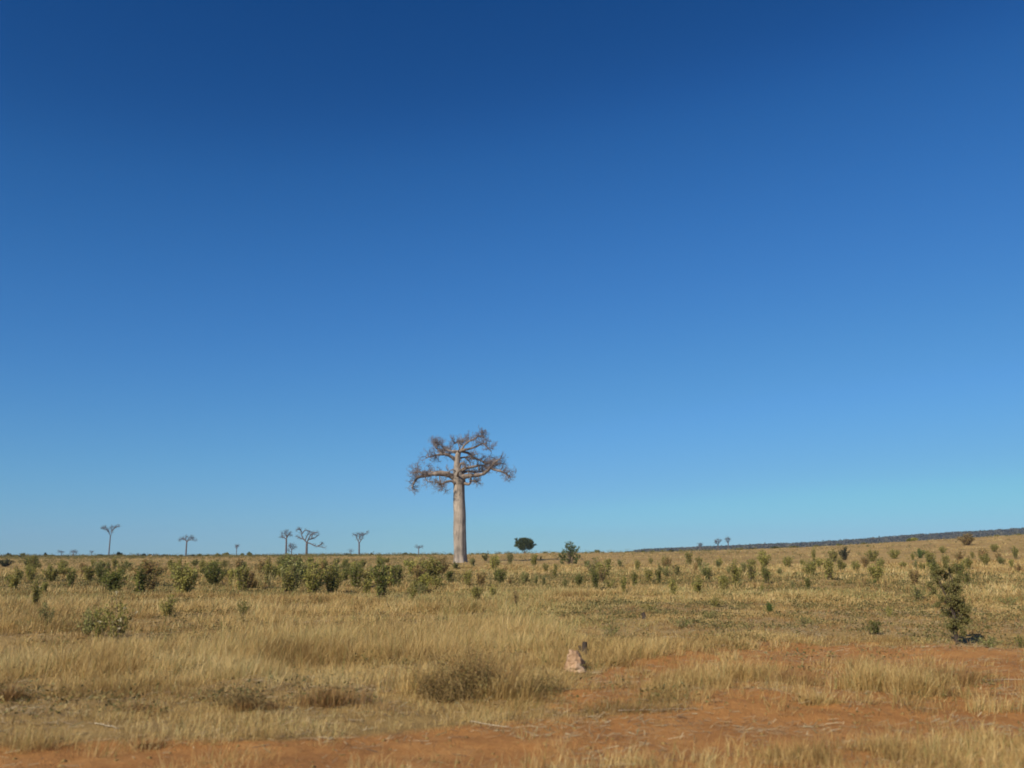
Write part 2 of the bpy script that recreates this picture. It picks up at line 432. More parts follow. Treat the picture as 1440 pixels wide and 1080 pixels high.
# roadside grass along the bottom right edge
n = 9000
X, Y, r = sector(n, 4.5, 11.6, 36)
z = H(X, Y); px, py = project(X, Y, z)
lim = np.interp(px, [640, 760, 1000, 1200, 1440], [1120, 1082, 1066, 1050, 1034])
keep = (px > 640) & (py > lim) & (rng.random(n) < sstep(.3, .62, fbm(X, Y, .8, 55, 3)) * np.interp(px, [640, 900, 1440], [.45, .75, 1]))
X, Y, r = X[keep], Y[keep], r[keep]; k = len(X)
grass_mesh('roadside_grass', X, Y, .12 + .20 * rng.random(k), np.full(k, 15), np.full(k, .09), np.full(k, .0045), np.full(k, .42), .40 + (fbm(X, Y, .9, 56, 3) - .5) * .9 + rng.normal(0, .08, k), M['grass'],
           label='thin golden grass growing along the edge of the track', cat='grass')

# ------------------------------------------------------------------ trees: branching wood
def smooth_path(pts, per=4):
    pts = np.asarray(pts, float); n = len(pts)
    out = []
    for i in range(n - 1):
        p0 = pts[max(i - 1, 0)]; p1 = pts[i]; p2 = pts[i + 1]; p3 = pts[min(i + 2, n - 1)]
        for k in range(per):
            t = k / per
            out.append(.5 * ((2 * p1) + (-p0 + p2) * t + (2 * p0 - 5 * p1 + 4 * p2 - p3) * t * t + (-p0 + 3 * p1 - 3 * p2 + p3) * t ** 3))
    out.append(pts[-1]); return np.array(out)
def unit(v): return v / (np.linalg.norm(v) + 1e-9)
def grow(mb, p, d, L, r, level, rmin, kids, upb=.18):
    n = 5 if level > 1 else 4
    P = [p]; q = p.copy(); dd = d.copy()
    for i in range(n):
        dd = unit(dd + rng.normal(0, .22, 3) + np.array([0, 0, upb * .5]))
        q = q + dd * L / n; P.append(q)
    P = np.array(P)
    mb.tube(P, np.linspace(r, max(r * .4, rmin * .7), n + 1), 5 if level > 1 else 3)
    if level <= 0: return
    for k in range(kids[level]):
        i = rng.integers(1, n + 1) if k else n
        t = unit(P[i] - P[i - 1])
        side = rng.normal(size=3); side -= t * np.dot(side, t); side = unit(side)
        nd = unit(t * .6 + side * .8 + np.array([0, 0, upb]))
        grow(mb, P[i], nd, L * (.42 + .28 * rng.random()), max(r * .5, rmin), level - 1, rmin, kids, upb)

def limb(root, pts, r0, r1, name='branch', per=4, count=10, L=2.2, kids=(0, 4, 5), rmin=.018, start=.35, bm='branch', tm='twig', level=2, upb=.2, sides=8):
    P = smooth_path(pts, per)
    m = MB(); m.tube(P, np.linspace(r0, r1, len(P)) * (1 + .12 * rng.normal(size=len(P))), sides, wob=.12)
    few = count < 15
    if not few: b = m.build(name, M[bm], root)
    tw = m if few else MB(); n = len(P)
    for k in range(count):
        f = start + (1 - start) * (rng.random() ** .75)
        i = min(n - 1, max(1, int(f * (n - 1)))) if k else n - 1
        t = unit(P[i] - P[i - 1])
        side = rng.normal(size=3); side -= t * np.dot(side, t); side = unit(side)
        nd = unit(t * .55 + side * .75 + np.array([0, 0, upb + .15]))
        grow(tw, P[i], nd, L * (.55 + .6 * rng.random()), max(r1 * .8, rmin * 2) * (1.2 - .3 * f), level, rmin, kids, upb)
    b = m.build(name, M[bm], root) if few else tw.build('twigs', M[tm], b)
    return b

# the great baobab -------------------------------------------------
bx, by, bz, br = at(647, 790.5, 170)
S = math.hypot(bx, by) / math.hypot((647 - 720) / F, 1) / F * .975     # metres per photo pixel there
root = empty('baobab_tree', (bx, by, bz - .1))
tag(root, 'great bare baobab with tall smooth pale trunk and two tiered crown', 'tree')
def q(x8, y8, dep=0.0):       # crown coordinates from an 8x enlargement of the crown
    px = 560 + x8 / 8; py = 595 + y8 / 8
    return np.array([(px - 646.8) * S, dep, (791 - py) * S])
prof = [(792, 646.8, 10.3), (788, 646.7, 9.3), (780, 646.5, 8.8), (765, 646.2, 8.7), (745, 645.7, 8.6), (725, 645.1, 8.45), (705, 644.6, 8.2), (692, 644.2, 8.0), (684, 644.0, 7.9), (681.2, 644.0, 7.9),
        (679, 643.9, 8.9), (676, 643.6, 9.5), (672, 643.1, 9.4), (668, 642.3, 8.0), (662, 641.6, 6.2), (655, 641.1, 4.9), (648, 641, 4.4), (641, 641.4, 4.2), (636, 642.6, 3.8), (632, 644.5, 2.8), (630.5, 645.4, 1.2)]
ms = 40; rows = []
zs = []
for a_, b_ in zip(prof[:-1], prof[1:]):
    for t in (0, .25, .5, .75): zs.append([a_[i] * (1 - t) + b_[i] * t for i in range(3)])
zs.append(list(prof[-1]))
V = []
for (py, cx, rr) in zs:
    for j in range(ms):
        a = 2 * PI * j / ms
        hgt = (791 - py) * S
        rad = rr * S * (1 + .045 * math.sin(2 * a + hgt * .25) + .035 * math.sin(5 * a + .7 + hgt * .12) + .022 * math.sin(9 * a - hgt * .2) + .10 * max(0, 1 - hgt / 1.6) * math.sin(6 * a + 1) + .03 * math.sin(hgt * .9 + a)) + .05 * (vnoise(np.array(a * 4.), np.array(hgt * 1.1), 3) - .5)
        V.append(((cx - 646.8) * S + rad * math.cos(a), rad * math.sin(a), hgt))
n = len(zs)
i = np.arange(n - 1)[:, None] * ms; j = np.arange(ms)[None, :]; j2 = (j + 1) % ms
Q = np.stack([i + j, i + j2, i + ms + j2, i + ms + j], -1).reshape(-1, 4)
cap = np.array([[(n - 1) * ms + j for j in range(ms)]])
me = mesh_from('trunk', np.array(V), [Q, cap], None, True)
link('trunk', me, M['trunk'], root)
u8 = 8 / 1.0
def LQ(lst): return [q(*p) for p in lst]
LIMBS = [  # points in the enlargement with depth in metres, radius start, end, twig count
    ([(640, 620, 0), (560, 578, -.6), (480, 562, -1.2), (400, 570, -1.6), (330, 582, -1.8), (262, 600, -2.2), (205, 622, -2.4), (165, 690, -2.5), (148, 735, -2.4)], .62, .10, 22),
    ([(330, 582, -1.8), (260, 560, -1.2), (200, 540, -.6), (160, 560, 0)], .20, .07, 12),
    ([(300, 592, -2), (308, 645, -2.3), (380, 668, -2.7)], .13, .05, 5),
    ([(455, 580, -1.3), (462, 640, -1.8), (480, 700, -2.2), (500, 740, -2.4)], .14, .05, 8),
    ([(630, 662, -.8), (570, 650, -1.4), (505, 675, -1.9), (475, 710, -2.2)], .30, .08, 9),
    ([(640, 600, .4), (520, 545, 2.4), (400, 530, 4.2), (300, 500, 5.2)], .40, .08, 13),
    ([(700, 612, -.3), (760, 592, -.8), (850, 586, -1.3), (920, 580, -1.6), (985, 550, -1.8), (1032, 505, -2), (1080, 445, -2.1), (1140, 402, -2.2)], .55, .09, 18),
    ([(1032, 505, -2), (1090, 530, -2.4), (1160, 548, -2.8), (1215, 582, -3), (1272, 614, -3.1)], .26, .07, 16),
    ([(680, 535, 0), (740, 500, .3), (800, 482, .6), (870, 465, .9), (940, 455, 1.1), (1010, 492, 1.3), (1060, 500, 1.5)], .36, .09, 14),
    ([(895, 455, 1), (898, 515, .8)], .17, .12, 0),
    ([(690, 300, 0), (780, 322, .4), (830, 366, .8), (900, 392, 1.1), (960, 420, 1.4), (1030, 432, 1.8), (1120, 425, 2.2), (1205, 432, 2.5)], .27, .06, 20),
    ([(795, 330, .5), (822, 392, .6)], .20, .14, 0),
    ([(690, 292, 0), (760, 281, -.5), (830, 266, -.9), (900, 240, -1.3), (950, 222, -1.6), (1000, 268, -1.9), (1045, 320, -2.1)], .27, .06, 17),
    ([(695, 290, 0), (728, 232, -.2), (780, 190, -.4), (840, 160, -.5), (900, 128, -.6), (960, 146, -.7)], .26, .06, 20),
    ([(690, 295, 0), (640, 296, .2), (570, 290, .6), (520, 268, 1), (470, 232, 1.3), (415, 205, 1.6)], .23, .06, 16),
    ([(680, 290, 0), (665, 240, .8), (650, 195, 1.3), (600, 190, 1.8)], .14, .05, 11),
    ([(630, 410, 0), (592, 372, -.3), (540, 346, -.7), (480, 342, -1.1), (420, 352, -1.5), (370, 370, -1.8), (300, 386, -2.1)], .38, .07, 17),
    ([(480, 342, -1.1), (430, 290, -.8), (400, 240, -.5), (385, 200, -.3)], .18, .06, 15),
    ([(735, 672, -.6), (790, 686, -1.2), (822, 650, -1.5), (890, 664, -1.9)], .30, .10, 8),
    ([(812, 655, -1.5), (802, 600, -1.3), (775, 540, -1.1)], .17, .09, 2),
    ([(672, 490, -.4), (700, 442, -.7), (742, 462, -.8), (738, 505, -.7)], .24, .14, 0),
    ([(640, 540, -.6), (600, 520, -1.2), (560, 545, -1.6)], .14, .06, 4),
    ([(690, 560, .3), (760, 520, 2.2), (850, 520, 3.8), (960, 500, 5)], .34, .07, 12),
    ([(665, 400, .2), (700, 360, 1.8), (780, 340, 3.4), (860, 300, 4.4)], .25, .06, 12),
    ([(740, 370, .8), (790, 420, 1.2), (800, 470, 1.4)], .12, .07, 3),
    ([(650, 330, 0), (600, 300, 2), (520, 300, 3.8), (440, 290, 4.8)], .22, .06, 12),
    ([(660, 600, -.9), (670, 560, -2.6), (720, 530, -4.2), (760, 500, -5)], .22, .06, 7),
    ([(660, 310, -.5), (690, 260, -2), (720, 200, -3.4)], .15, .05, 9)]
for pts, r0, r1, cnt in LIMBS:
    limb(root, LQ(pts), r0, r1, count=int(cnt * 1.45), upb=.10, L=1.3, start=.32 if cnt > 10 else .5, rmin=.02, kids=(0, 4, 5))

# far baobabs ------------------------------------------------------
def far_baobab(px, pbase, ptop, r, trunk_w, limbs, label, base_off=0, twig=1.0, group='bare baobabs standing along the skyline'):
    """limbs: list of point lists in photo pixels (absolute), first point on the trunk"""
    x, y, z, rr = at(px, pbase, r)
    s = y / F * cp * 1.0
    # metres per pixel at that depth
    root = empty('baobab_tree', (x, y, z - .1), 0)
    tag(root, label, 'tree', group)
    ybase = float(project(np.array(x), np.array(y), np.array(z))[1])
    fork = limbs[0][0][1]
    P = smooth_path([((px - px) * s, 0, -.2), ((limbs[0][0][0] - px) * .5 * s, 0, (ybase - (ybase + fork) / 2) * s), ((limbs[0][0][0] - px) * s, 0, (ybase - fork + .4) * s)], 5)
    m = MB(); w = trunk_w * s / 2
    m.tube(P, w * np.interp(np.linspace(0, 1, len(P)), [0, .12, 1], [1.25, 1.02, .85]), 14, wob=.05)
    m.build('trunk', M['farbark'], root)
    rs = max(.05, .10 * s)
    for L in limbs:
        dep = 0; pts = []
        dd = rng.normal(0, 1.0) * s
        for i, (a, b) in enumerate(L):
            pts.append(np.array([(a - px) * s, dd * i, (ybase - b) * s]))
        P = smooth_path(pts, 3)
        m = MB(); m.tube(P, np.linspace(max(w * .55, rs), max(w * .2, rs * .8), len(P)), 6)
        tw = m; n = len(P)
        for k in range(int(26 * twig)):
            i = rng.integers(max(1, n // 3), n)
            t = unit(P[i] - P[i - 1]); side = rng.normal(size=3); side = unit(side - t * np.dot(side, t))
            nd = unit(t * .5 + side * .8 + np.array([0, 0, .25]))
            grow(tw, P[i], nd, (1.9 + 1.6 * rng.random()) * s, rs * .8, 1, rs * .55, (0, 5), .02)
        m.build('branch', M['farbark'], root)
    return root
G1 = 'bare baobabs standing along the skyline'
far_baobab(152.5, 785.5, 740, 600, 1.7, [[(152.5, 756), (151, 751), (148, 745.5), (144, 743)], [(152.5, 756), (154, 750), (156, 744), (161, 741)], [(151.5, 752), (148.5, 746), (146, 741.5)], [(148, 746), (143, 744.5), (141, 742.5)], [(155, 746), (158, 742.5), (163, 740.6)], [(154, 749), (152, 743), (152.5, 741)]],
           'tall thin baobab forking into a narrow flat top on the left skyline')
far_baobab(261, 785.5, 754.5, 680, 2.1, [[(261, 763), (258, 759.5), (253, 757)], [(261, 763), (264, 760), (270, 759.5), (274, 760.5)], [(261, 763), (263, 758), (266, 755.5)], [(261, 762), (259, 757.5), (260, 755)], [(258, 759.5), (254, 758), (251, 760)], [(264, 760), (268, 756.5), (270, 757)]],
           'short baobab with a flat umbrella top, right of the tall thin forked one')
far_baobab(332.2, 785, 767, 900, 1.1, [[(332, 773), (331, 769.5), (330, 767.5)], [(332, 773), (333.5, 769.5), (334.5, 767)], [(332, 772), (332, 768.5)]],
           'tiny distant baobab alone between the umbrella topped one and the trio', twig=.7)
far_baobab(402, 785, 746, 620, 2.6, [[(401.5, 759), (399, 757), (395.5, 754), (394.5, 750)], [(401.5, 759), (401.5, 752), (402, 747)], [(401.5, 758), (404, 753), (406.5, 749)], [(401.5, 758), (397, 756), (394, 755)], [(401.5, 755), (399, 751), (399.5, 747.5)], [(401.5, 756), (405, 752), (406.5, 753)]],
           'narrow crowned baobab with straight trunk, left one of the trio')
far_baobab(409.6, 785, 766, 820, 1.4, [[(409.6, 774), (407, 770), (405.5, 767.5)], [(409.6, 774), (411, 770), (412, 766.5)], [(409.6, 774), (413, 770.5), (415.5, 769)], [(409.6, 774), (409, 769), (409, 766)], [(409.6, 776), (406.5, 775.2), (405, 773)]],
           'small round headed baobab in the middle of the trio')
far_baobab(430.8, 785, 743, 600, 3.4, [[(430.5, 763), (426, 758.5), (423, 753), (422, 747), (418, 745)], [(430.5, 763), (432.5, 759), (437, 758), (443, 755), (447, 751)], [(426, 758.5), (421, 757), (416, 754.5)], [(423, 751), (427, 746), (432, 747), (437, 749)], [(431, 762), (435, 753), (440, 749), (445, 749.5)], [(422, 748), (420, 744), (415.5, 745.5)], [(428, 760), (430, 754), (433, 749)], [(437, 758), (438, 752), (441, 751)], [(431.5, 763.2), (437, 765), (442, 767.5), (450, 769), (458, 770.5)], [(446, 768), (451, 765.5), (452, 764.5)]],
           'broad spreading baobab with one long low branch reaching right')
far_baobab(505, 784.5, 749, 620, 2.3, [[(504.3, 763), (501.5, 759), (500, 754), (501, 751)], [(504.3, 764), (507, 760), (509, 755), (510, 751)], [(509, 754), (512, 751), (515, 749)], [(503, 761), (504, 756), (503.5, 752), (507, 750)], [(500.5, 756), (499.5, 753), (496, 752)], [(506, 760), (505, 756), (507, 752)]],
           'baobab with open looped branches and crown swept up to the right')
far_baobab(588.5, 784, 769, 900, 1.4, [[(588.5, 772), (586.5, 770), (585, 768.8)], [(588.5, 772), (590.5, 770), (593, 769.6)], [(588.5, 772), (588.8, 769)]],
           'tiny flat topped baobab just left of the great baobab trunk', twig=.7)
far_baobab(86, 785.5, 775, 1000, 1.0, [[(86, 779), (84.5, 776.5), (83.5, 776)], [(86, 779), (87, 776.5), (88, 776)]], 'faint tiny baobab, leftmost of the far pair on the left skyline', twig=.7)
far_baobab(102.5, 785.5, 774, 980, 1.2, [[(102.5, 778), (100.8, 776.5), (99.5, 776.5)], [(102.5, 778), (103.5, 776), (104.5, 775)], [(102.5, 778), (105, 776.5), (106, 776.8)]], 'tiny baobab, right one of the far pair on the left skyline', twig=.8)
far_baobab(128, 785.5, 776, 1100, .8, [[(128, 779), (127, 777.5), (126.5, 777)], [(128, 779), (129, 777), (129, 776)]], 'faintest tiny baobab just left of the tall thin forked one', twig=.5)
far_baobab(492.8, 784.5, 774, 1050, .9, [[(492.8, 778), (491.8, 776), (491.5, 775)], [(492.8, 778), (493.6, 776), (494.2, 774.4)]], 'tiny distant baobab just left of the loop branched one', twig=.5)
far_baobab(985.5, 776, 765, 800, 1.2, [[(985.5, 770), (984, 767.5), (983.5, 765.5)], [(985.5, 770), (986.5, 767.5), (987.5, 766)], [(985.5, 770), (985.5, 766)]], 'tiny baobab, leftmost of three beside the low wooded ridge', twig=.8)
far_baobab(1010, 775, 758.5, 700, 1.6, [[(1010, 766.5), (1008, 763.5), (1007, 761)], [(1010, 766.5), (1012, 763), (1013.5, 760.5)], [(1010, 766.5), (1010.5, 762), (1010, 759.5)], [(1009, 765), (1007.5, 764), (1007, 763)]], 'small baobab, middle one of three beside the low wooded ridge')
far_baobab(1024.5, 775, 757, 720, 1.4, [[(1024.5, 765), (1022.8, 761), (1022, 758.5)], [(1024.5, 765), (1025.8, 761), (1026.5, 758.5)], [(1024.5, 765), (1024.3, 757.5)]], 'small baobab, rightmost of three beside the low wooded ridge')

# ------------------------------------------------------------------ leafy trees and shrubs
def blob_crown(mb, blobs, leaf, dens, aspect=.55, hollow=.35):
    for (c, rad) in blobs:
        c = np.array(c); rad = np.array(rad)
        n = int(dens * (rad[0] * rad[1] + rad[0] * rad[2] + rad[1] * rad[2]))
        d = rng.normal(size=(n, 3)); d /= np.linalg.norm(d, axis=1)[:, None]
        k = (hollow + (1 - hollow) * rng.random(n) ** .6) * (1 + .10 * rng.normal(size=n))
        P = c + d * rad * k[:, None]
        leaves(mb, P, np.full(n, leaf), np.clip(.5 + rng.normal(0, .22, n), 0, 1), .2, aspect)

DG = (.135, .148, .034, 1); OL = (.255, .245, .060, 1); YG = (.31, .30, .07, 1); BR = (.30, .225, .08, 1); GG = (.22, .225, .075, 1); VD = (.028, .042, .018, 1); BG = (.085, .14, .03, 1)
def setcol(o, c):
    for k in o.children_recursive: k.color = c

# round dark tree
x, y, z, r = at(738, 781, 330)
s = y / F * cp
root = empty('round_tree', (x, y, z)); tag(root, 'dark green round headed tree standing alone right of the great baobab', 'tree')
m = MB(); m.tube(smooth_path([(0, 0, -.2), (.1 * s, 0, 2.5 * s), (-.5 * s, 0, 6 * s)], 4), np.linspace(.28, .16, 9), 8)
m.tube(smooth_path([(.1 * s, 0, 2 * s), (2 * s, .5 * s, 4.5 * s), (4 * s, .5 * s, 7 * s)], 4), np.linspace(.16, .1, 9), 6)
m.tube(smooth_path([(0, 0, 2 * s), (-3 * s, -.5 * s, 4.5 * s), (-5 * s, -.5 * s, 8 * s)], 4), np.linspace(.16, .1, 9), 6)
m.build('trunk', M['stem'], root)
mb = MB()
bl = [((-8, 0, 12), (5.5, 5, 4.5)), ((-2, -3, 16), (6.5, 6, 4.8)), ((4, 2, 16.5), (6.5, 6, 4)), ((8.5, -1, 14), (4.5, 5, 4.8)), ((-9, 2, 15), (5, 4, 3.2)), ((-4, -2, 8), (4.5, 5, 3.5)), ((7, 0, 9), (4.6, 5, 3.6)), ((0, 3, 11), (8, 6, 6)), ((1, -5, 12), (6, 4, 5)), ((11, 0, 9.5), (1.6, 1.5, 1)), ((-1, 0, 19), (5, 4, 2)), ((15, 0, 12.3), (1.5, 1, .9)), ((13.5, 0, 11.6), (1.5, 1, .8))]
bl = [((c[0] * s, c[1] * s, (c[2] * 1.10 + .6) * s), (rd[0] * s, rd[1] * s, rd[2] * 1.12 * s)) for c, rd in bl]
blob_crown(mb, bl + [((rng.normal(0, 7) * s, rng.normal(0, 5) * s, rng.uniform(9, 22) * s), (2.2 * s, 2 * s, 1.6 * s)) for _ in range(14)], .34, 150, hollow=.5)
mb.build('crown', M['leaf'], root, smooth=False)
setcol(root, (.066, .082, .020, 1))

# upright shrub prototypes, one metre tall, aspect given
def proto_shrub(kind, seed):
    global rng
    rng = np.random.default_rng(seed)
    root = empty('shrub', (0, 0, 0))
    st, fo = MB(), MB()
    if kind == 'upright':
        ns = 19; spread = .22; nl = 56; leaf = .06
    elif kind == 'round':
        ns = 30; spread = .42; nl = 54; leaf = .07
    elif kind == 'sparse':
        ns = 17; spread = .42; nl = 44; leaf = .07
    else:  # 'low'
        ns = 18; spread = .9; nl = 30; leaf = .10
    for k in range(ns):
        a = rng.random() * 2 * PI; e = spread * (rng.random() ** .6)
        h_ = (.62 + .42 * rng.random()) * (1 - .28 * e / spread)
        c, s_ = math.cos(a), math.sin(a)
        b0 = np.array([c * .05, s_ * .05, -.03])
        pts = smooth_path([b0, (c * e * .5 + rng.normal(0, .02), s_ * e * .5 + rng.normal(0, .02), h_ * .45), (c * e + rng.normal(0, .03), s_ * e + rng.normal(0, .03), h_)], 4)
        st.tube(pts, np.linspace(.011, .004, len(pts)), 4)
        f = .16 + .84 * rng.random(nl) ** .8
        idx = f * (len(pts) - 1); i0 = np.minimum(idx.astype(int), len(pts) - 2); fr = (idx - i0)[:, None]
        P = pts[i0] * (1 - fr) + pts[i0 + 1] * fr
        P = P + rng.normal(0, .032 if kind != 'sparse' else .045, P.shape)
        P[:, 2] = np.maximum(P[:, 2], .02)
        leaves(fo, P, np.full(nl, leaf), np.clip(.5 + rng.normal(0, .25) * .8 + rng.normal(0, .2, nl), 0, 1), .5, .5)
    st.build('stems', M['stem'], root)
    fo.build('foliage', M['leaf'], root, smooth=False)
    return root
PROTO = {k: [proto_shrub(k, 100 + 17 * i + 1000 * j) for i in range(m_)] for j, (k, m_) in enumerate((('upright', 6), ('round', 5), ('sparse', 4), ('low', 3)))}
ASP = {'upright': .5, 'round': .95, 'sparse': .95, 'low': 1.9}
used = set()
rng = np.random.default_rng(5)
def place_shrub(px, top, base, w, kind, col, r=None):
    x, y, z, rr = at(px, base, r)
    s = y / F * cp
    yb = float(project(np.array(x), np.array(y), np.array(z))[1])
    h_ = max((yb - top) * s * 1.1, .2)
    wd = w * s
    p = PROTO[kind][rng.integers(len(PROTO[kind]))]
    if id(p) in used: p = copy_tree(p)
    else: used.add(id(p))
    k = 1.12 * wd / (ASP[kind] * 1.0)
    p.location = (x, y, z - .01); p.rotation_euler = (0, 0, rng.random() * 6.28); p.scale = (k, k, h_)
    c = np.array(col[:3]) * (.85 + .3 * rng.random()); setcol(p, (*c, 1))
    return p
# px, top, base, width, kind, colour
SH = [
 (19,800,833,22,'upright',OL),(48,815,862,16,'upright',OL),(70,795,820,26,'round',OL),(99,795,828,14,'upright',DG),(125,793,818,20,'upright',OL),
 (161,797,836,36,'round',DG),(196,797,839,26,'upright',DG),(221,795,814,18,'upright',OL),(257,793,839,44,'round',OL),(236,838,867,34,'sparse',OL),
 (122,848,896,34,'sparse',GG),(163,844,906,40,'sparse',OL),(140,852,898,30,'sparse',OL),(62,850,884,24,'sparse',GG),(299,789,820,28,'round',DG),(328,797,824,18,'upright',YG),(404,797,838,24,'upright',OL),
 (440,787,838,36,'round',OL),(467,793,837,34,'round',OL),(500,792,826,22,'upright',DG),(341,843,870,20,'sparse',DG),(536,788,846,27,'upright',DG),
 (557,790,829,18,'upright',DG),(518,800,826,16,'upright',OL),(596,787,815,20,'upright',DG),(580,790,804,11,'round',DG),(614,810,832,16,'upright',OL),(581,817,849,15,'upright',OL),
 (631,800,819,14,'upright',DG),(657,800,823,14,'upright',OL),(676,802,826,17,'upright',BR),(671,822,848,20,'upright',OL),(704,798,822,16,'upright',DG),(693,823,841,20,'sparse',YG),
 (717,812,824,8,'upright',BR),(725,828,858,13,'sparse',BR),(738,802,821,13,'upright',GG),(754,807,822,8,'upright',GG),(765,809,826,8,'upright',GG),(767,792,804,11,'round',OL),
 (683,779,789,11,'round',DG),(717,776,794,11,'upright',GG),(794,812,829,7,'upright',GG),(814,806,826,12,'upright',DG),(838,800,832,13,'upright',DG),
 (858,812,830,18,'sparse',OL),(877,808,836,11,'upright',OL),(892,803,826,10,'upright',DG),(854,785,800,9,'upright',OL),(896,786,803,10,'upright',OL),(912,799,819,13,'upright',OL),
 (927,795,821,11,'upright',DG),(936,785,798,14,'round',BR),(952,794,812,9,'upright',DG),(947,812,840,12,'upright',OL),(969,774,794,14,'upright',OL),(982,812,837,18,'upright',OL),
 (995,797,816,13,'upright',DG),(1017,807,833,19,'upright',OL),(1011,784,798,14,'round',OL),(1026,798,809,8,'round',GG),(1075,774,798,22,'round',YG),(1072,820,837,12,'sparse',OL),
 (1082,847,863,16,'round',BG),(1007,838,854,22,'sparse',OL),(1108,782,799,13,'upright',OL),(1145,770,790,8,'upright',OL),(1172,772,791,15,'upright',OL),
 (1188,770,788,17,'round',VD),(1185,791,801,14,'round',DG),(1203,788,804,15,'round',OL),(1226,772,790,20,'round',OL),(1257,772,786,18,'round',OL),(1294,772,785,15,'round',BG),
 (1310,772,801,18,'upright',OL),(1350,775,790,16,'round',BR),(1362,786,797,13,'round',BG),(1428,768,786,9,'upright',DG),(1360,750,767,26,'round',BR),(1137,811,829,10,'upright',DG),
 (1292,822,844,26,'sparse',GG),(1230,868,893,30,'sparse',DG),(1250,853,868,10,'sparse',YG),(1383,770,791,14,'upright',BR),(1115,815,829,8,'sparse',GG),
 (8,786,797,22,'round',VD),(38,783,796,16,'round',DG),(374,788,806,14,'upright',OL),(384,794,815,12,'upright',DG),(424,795,812,14,'upright',DG),(455,786,800,14,'round',BR),
 (485,788,806,14,'upright',DG),(472,784,796,12,'round',DG),(640,790,800,12,'round',DG),(664,785,796,12,'round',GG),(700,786,796,10,'round',GG),(750,786,794,10,'round',OL),
 (826,787,797,10,'round',GG),(780,798,812,10,'upright',OL),(872,786,797,9,'upright',GG),(915,784,793,8,'round',OL),(978,790,803,9,'round',BR),(1046,790,805,9,'upright',GG),
 (1058,786,796,12,'round',OL),(1096,798,811,8,'upright',GG),(1128,786,796,10,'round',OL),(1156,784,795,10,'round',BR),(1240,786,797,10,'round',OL),(1270,790,798,14,'round',OL),
 (1330,780,796,12,'upright',OL),(1405,776,790,10,'upright',BR),(1398,764,776,14,'round',OL),(1326,768,778,12,'round',OL),(1040,816,828,8,'upright',GG),(1246,812,832,8,'sparse',BR),
 (88,788,800,18,'round',OL),(143,788,799,16,'round',OL),(178,789,800,16,'round',GG),(210,787,799,14,'round',OL),(240,787,797,16,'round',OL),(274,786,796,14,'round',DG),(316,787,797,14,'round',OL),
 (395,786,797,14,'round',DG),(435,784,792,14,'round',DG),(510,786,798,12,'upright',OL),(545,784,792,12,'round',OL),(572,786,796,10,'round',GG),(610,788,797,10,'round',OL),
 (1000,858,872,24,'low',GG),(913,848,859,26,'low',OL),(1168,800,806,14,'low',BG),(1227,813,821,15,'low',BG),(960,868,884,34,'low',GG),(860,878,896,30,'low',GG),(1130,866,880,30,'low',GG),
 (617,886,896,14,'low',DG),(30,868,884,34,'low',GG),(1420,838,852,30,'low',GG),(1392,896,911,50,'low',GG),(1436,893,911,22,'low',DG),
]
_r = random.Random(31)
for k_ in range(140):
    if k_ < 96: px_ = _r.uniform(0, 620) if k_ % 3 else _r.uniform(340, 640); b_ = _r.triangular(794, 842, 808)
    else: px_ = _r.uniform(640, 1440); b_ = _r.triangular(788, 836, 800) - (px_ - 640) * .008
    if abs(px_ - 647) < 22 and b_ < 824: px_ += 46
    hs_ = (b_ - 770) * _r.uniform(.25, .75)
    kd_ = _r.choice(['upright', 'upright', 'upright', 'round', 'sparse']); w_ = hs_ * {'upright': .48, 'round': .85, 'sparse': .8}[kd_] * _r.uniform(1.0, 1.5)
    SH.append((px_, b_ - hs_, b_, w_, kd_, _r.choice([DG, OL, OL, YG, BR, GG])))
TN = {DG: 'dark green', OL: 'olive', YG: 'yellow green', BR: 'brownish', GG: 'grey green', VD: 'blackish green', BG: 'bright green'}
FN = {'upright': 'upright', 'round': 'rounded', 'sparse': 'straggly', 'low': 'low'}
LM = [(0, 85, 'near the left edge'), (85, 205, 'below tall forked baobab'), (205, 310, 'below umbrella topped baobab'), (310, 385, 'around the pale tall grass clump'),
      (385, 475, 'below the trio of baobabs'), (475, 570, 'below the loop branched baobab'), (570, 690, "around the great baobab's foot"), (690, 782, 'below the round dark tree'), (782, 885, 'around the glossy leafy bush'),
      (885, 965, 'where the wooded ridge begins'), (965, 1065, 'below the three little baobabs'), (1065, 1165, 'left of the blackish round bush'), (1165, 1270, 'around the blackish round bush'), (1270, 1400, 'behind the small roadside tree'), (1400, 1500, 'at the right edge')]
ORD = ['first', 'second', 'third', 'fourth', 'fifth', 'sixth', 'seventh', 'eighth', 'ninth', 'tenth', 'eleventh', 'twelfth', 'thirteenth', 'fourteenth', 'fifteenth', 'sixteenth', 'seventeenth', 'eighteenth', 'nineteenth', 'twentieth']
def band(b): return 'far' if b < 801 else ('middle' if b < 830 else 'near')
keys = {}
for i, (px, t, b, w, k, c) in enumerate(SH):
    lm = [x[2] for x in LM if x[0] <= px < x[1]][0]
    keys.setdefault((TN[c], FN[k], band(b), lm), []).append(i)
labels = {}
for (cn, fn, bn, lm), ids in keys.items():
    fnp = fn
    ids.sort(key=lambda i: SH[i][0])
    g = {'far': 'far', 'middle': 'midway', 'near': 'near'}[bn]
    if len(ids) == 1: labels[ids[0]] = '%s %s shrub %s %s' % (cn, fn, {'far': 'in the far grass', 'midway': 'in the middle grass', 'near': 'in the near grass'}[g], lm)
    else:
        for j, i in enumerate(ids): labels[i] = '%s of %s %s shrubs %s %s, from left' % (ORD[j], cn, fn, g, lm)
for i, s_ in enumerate(SH):
    o = place_shrub(*s_)
    tag(o, labels[i], 'shrub', 'shrubs scattered over the dry plain')

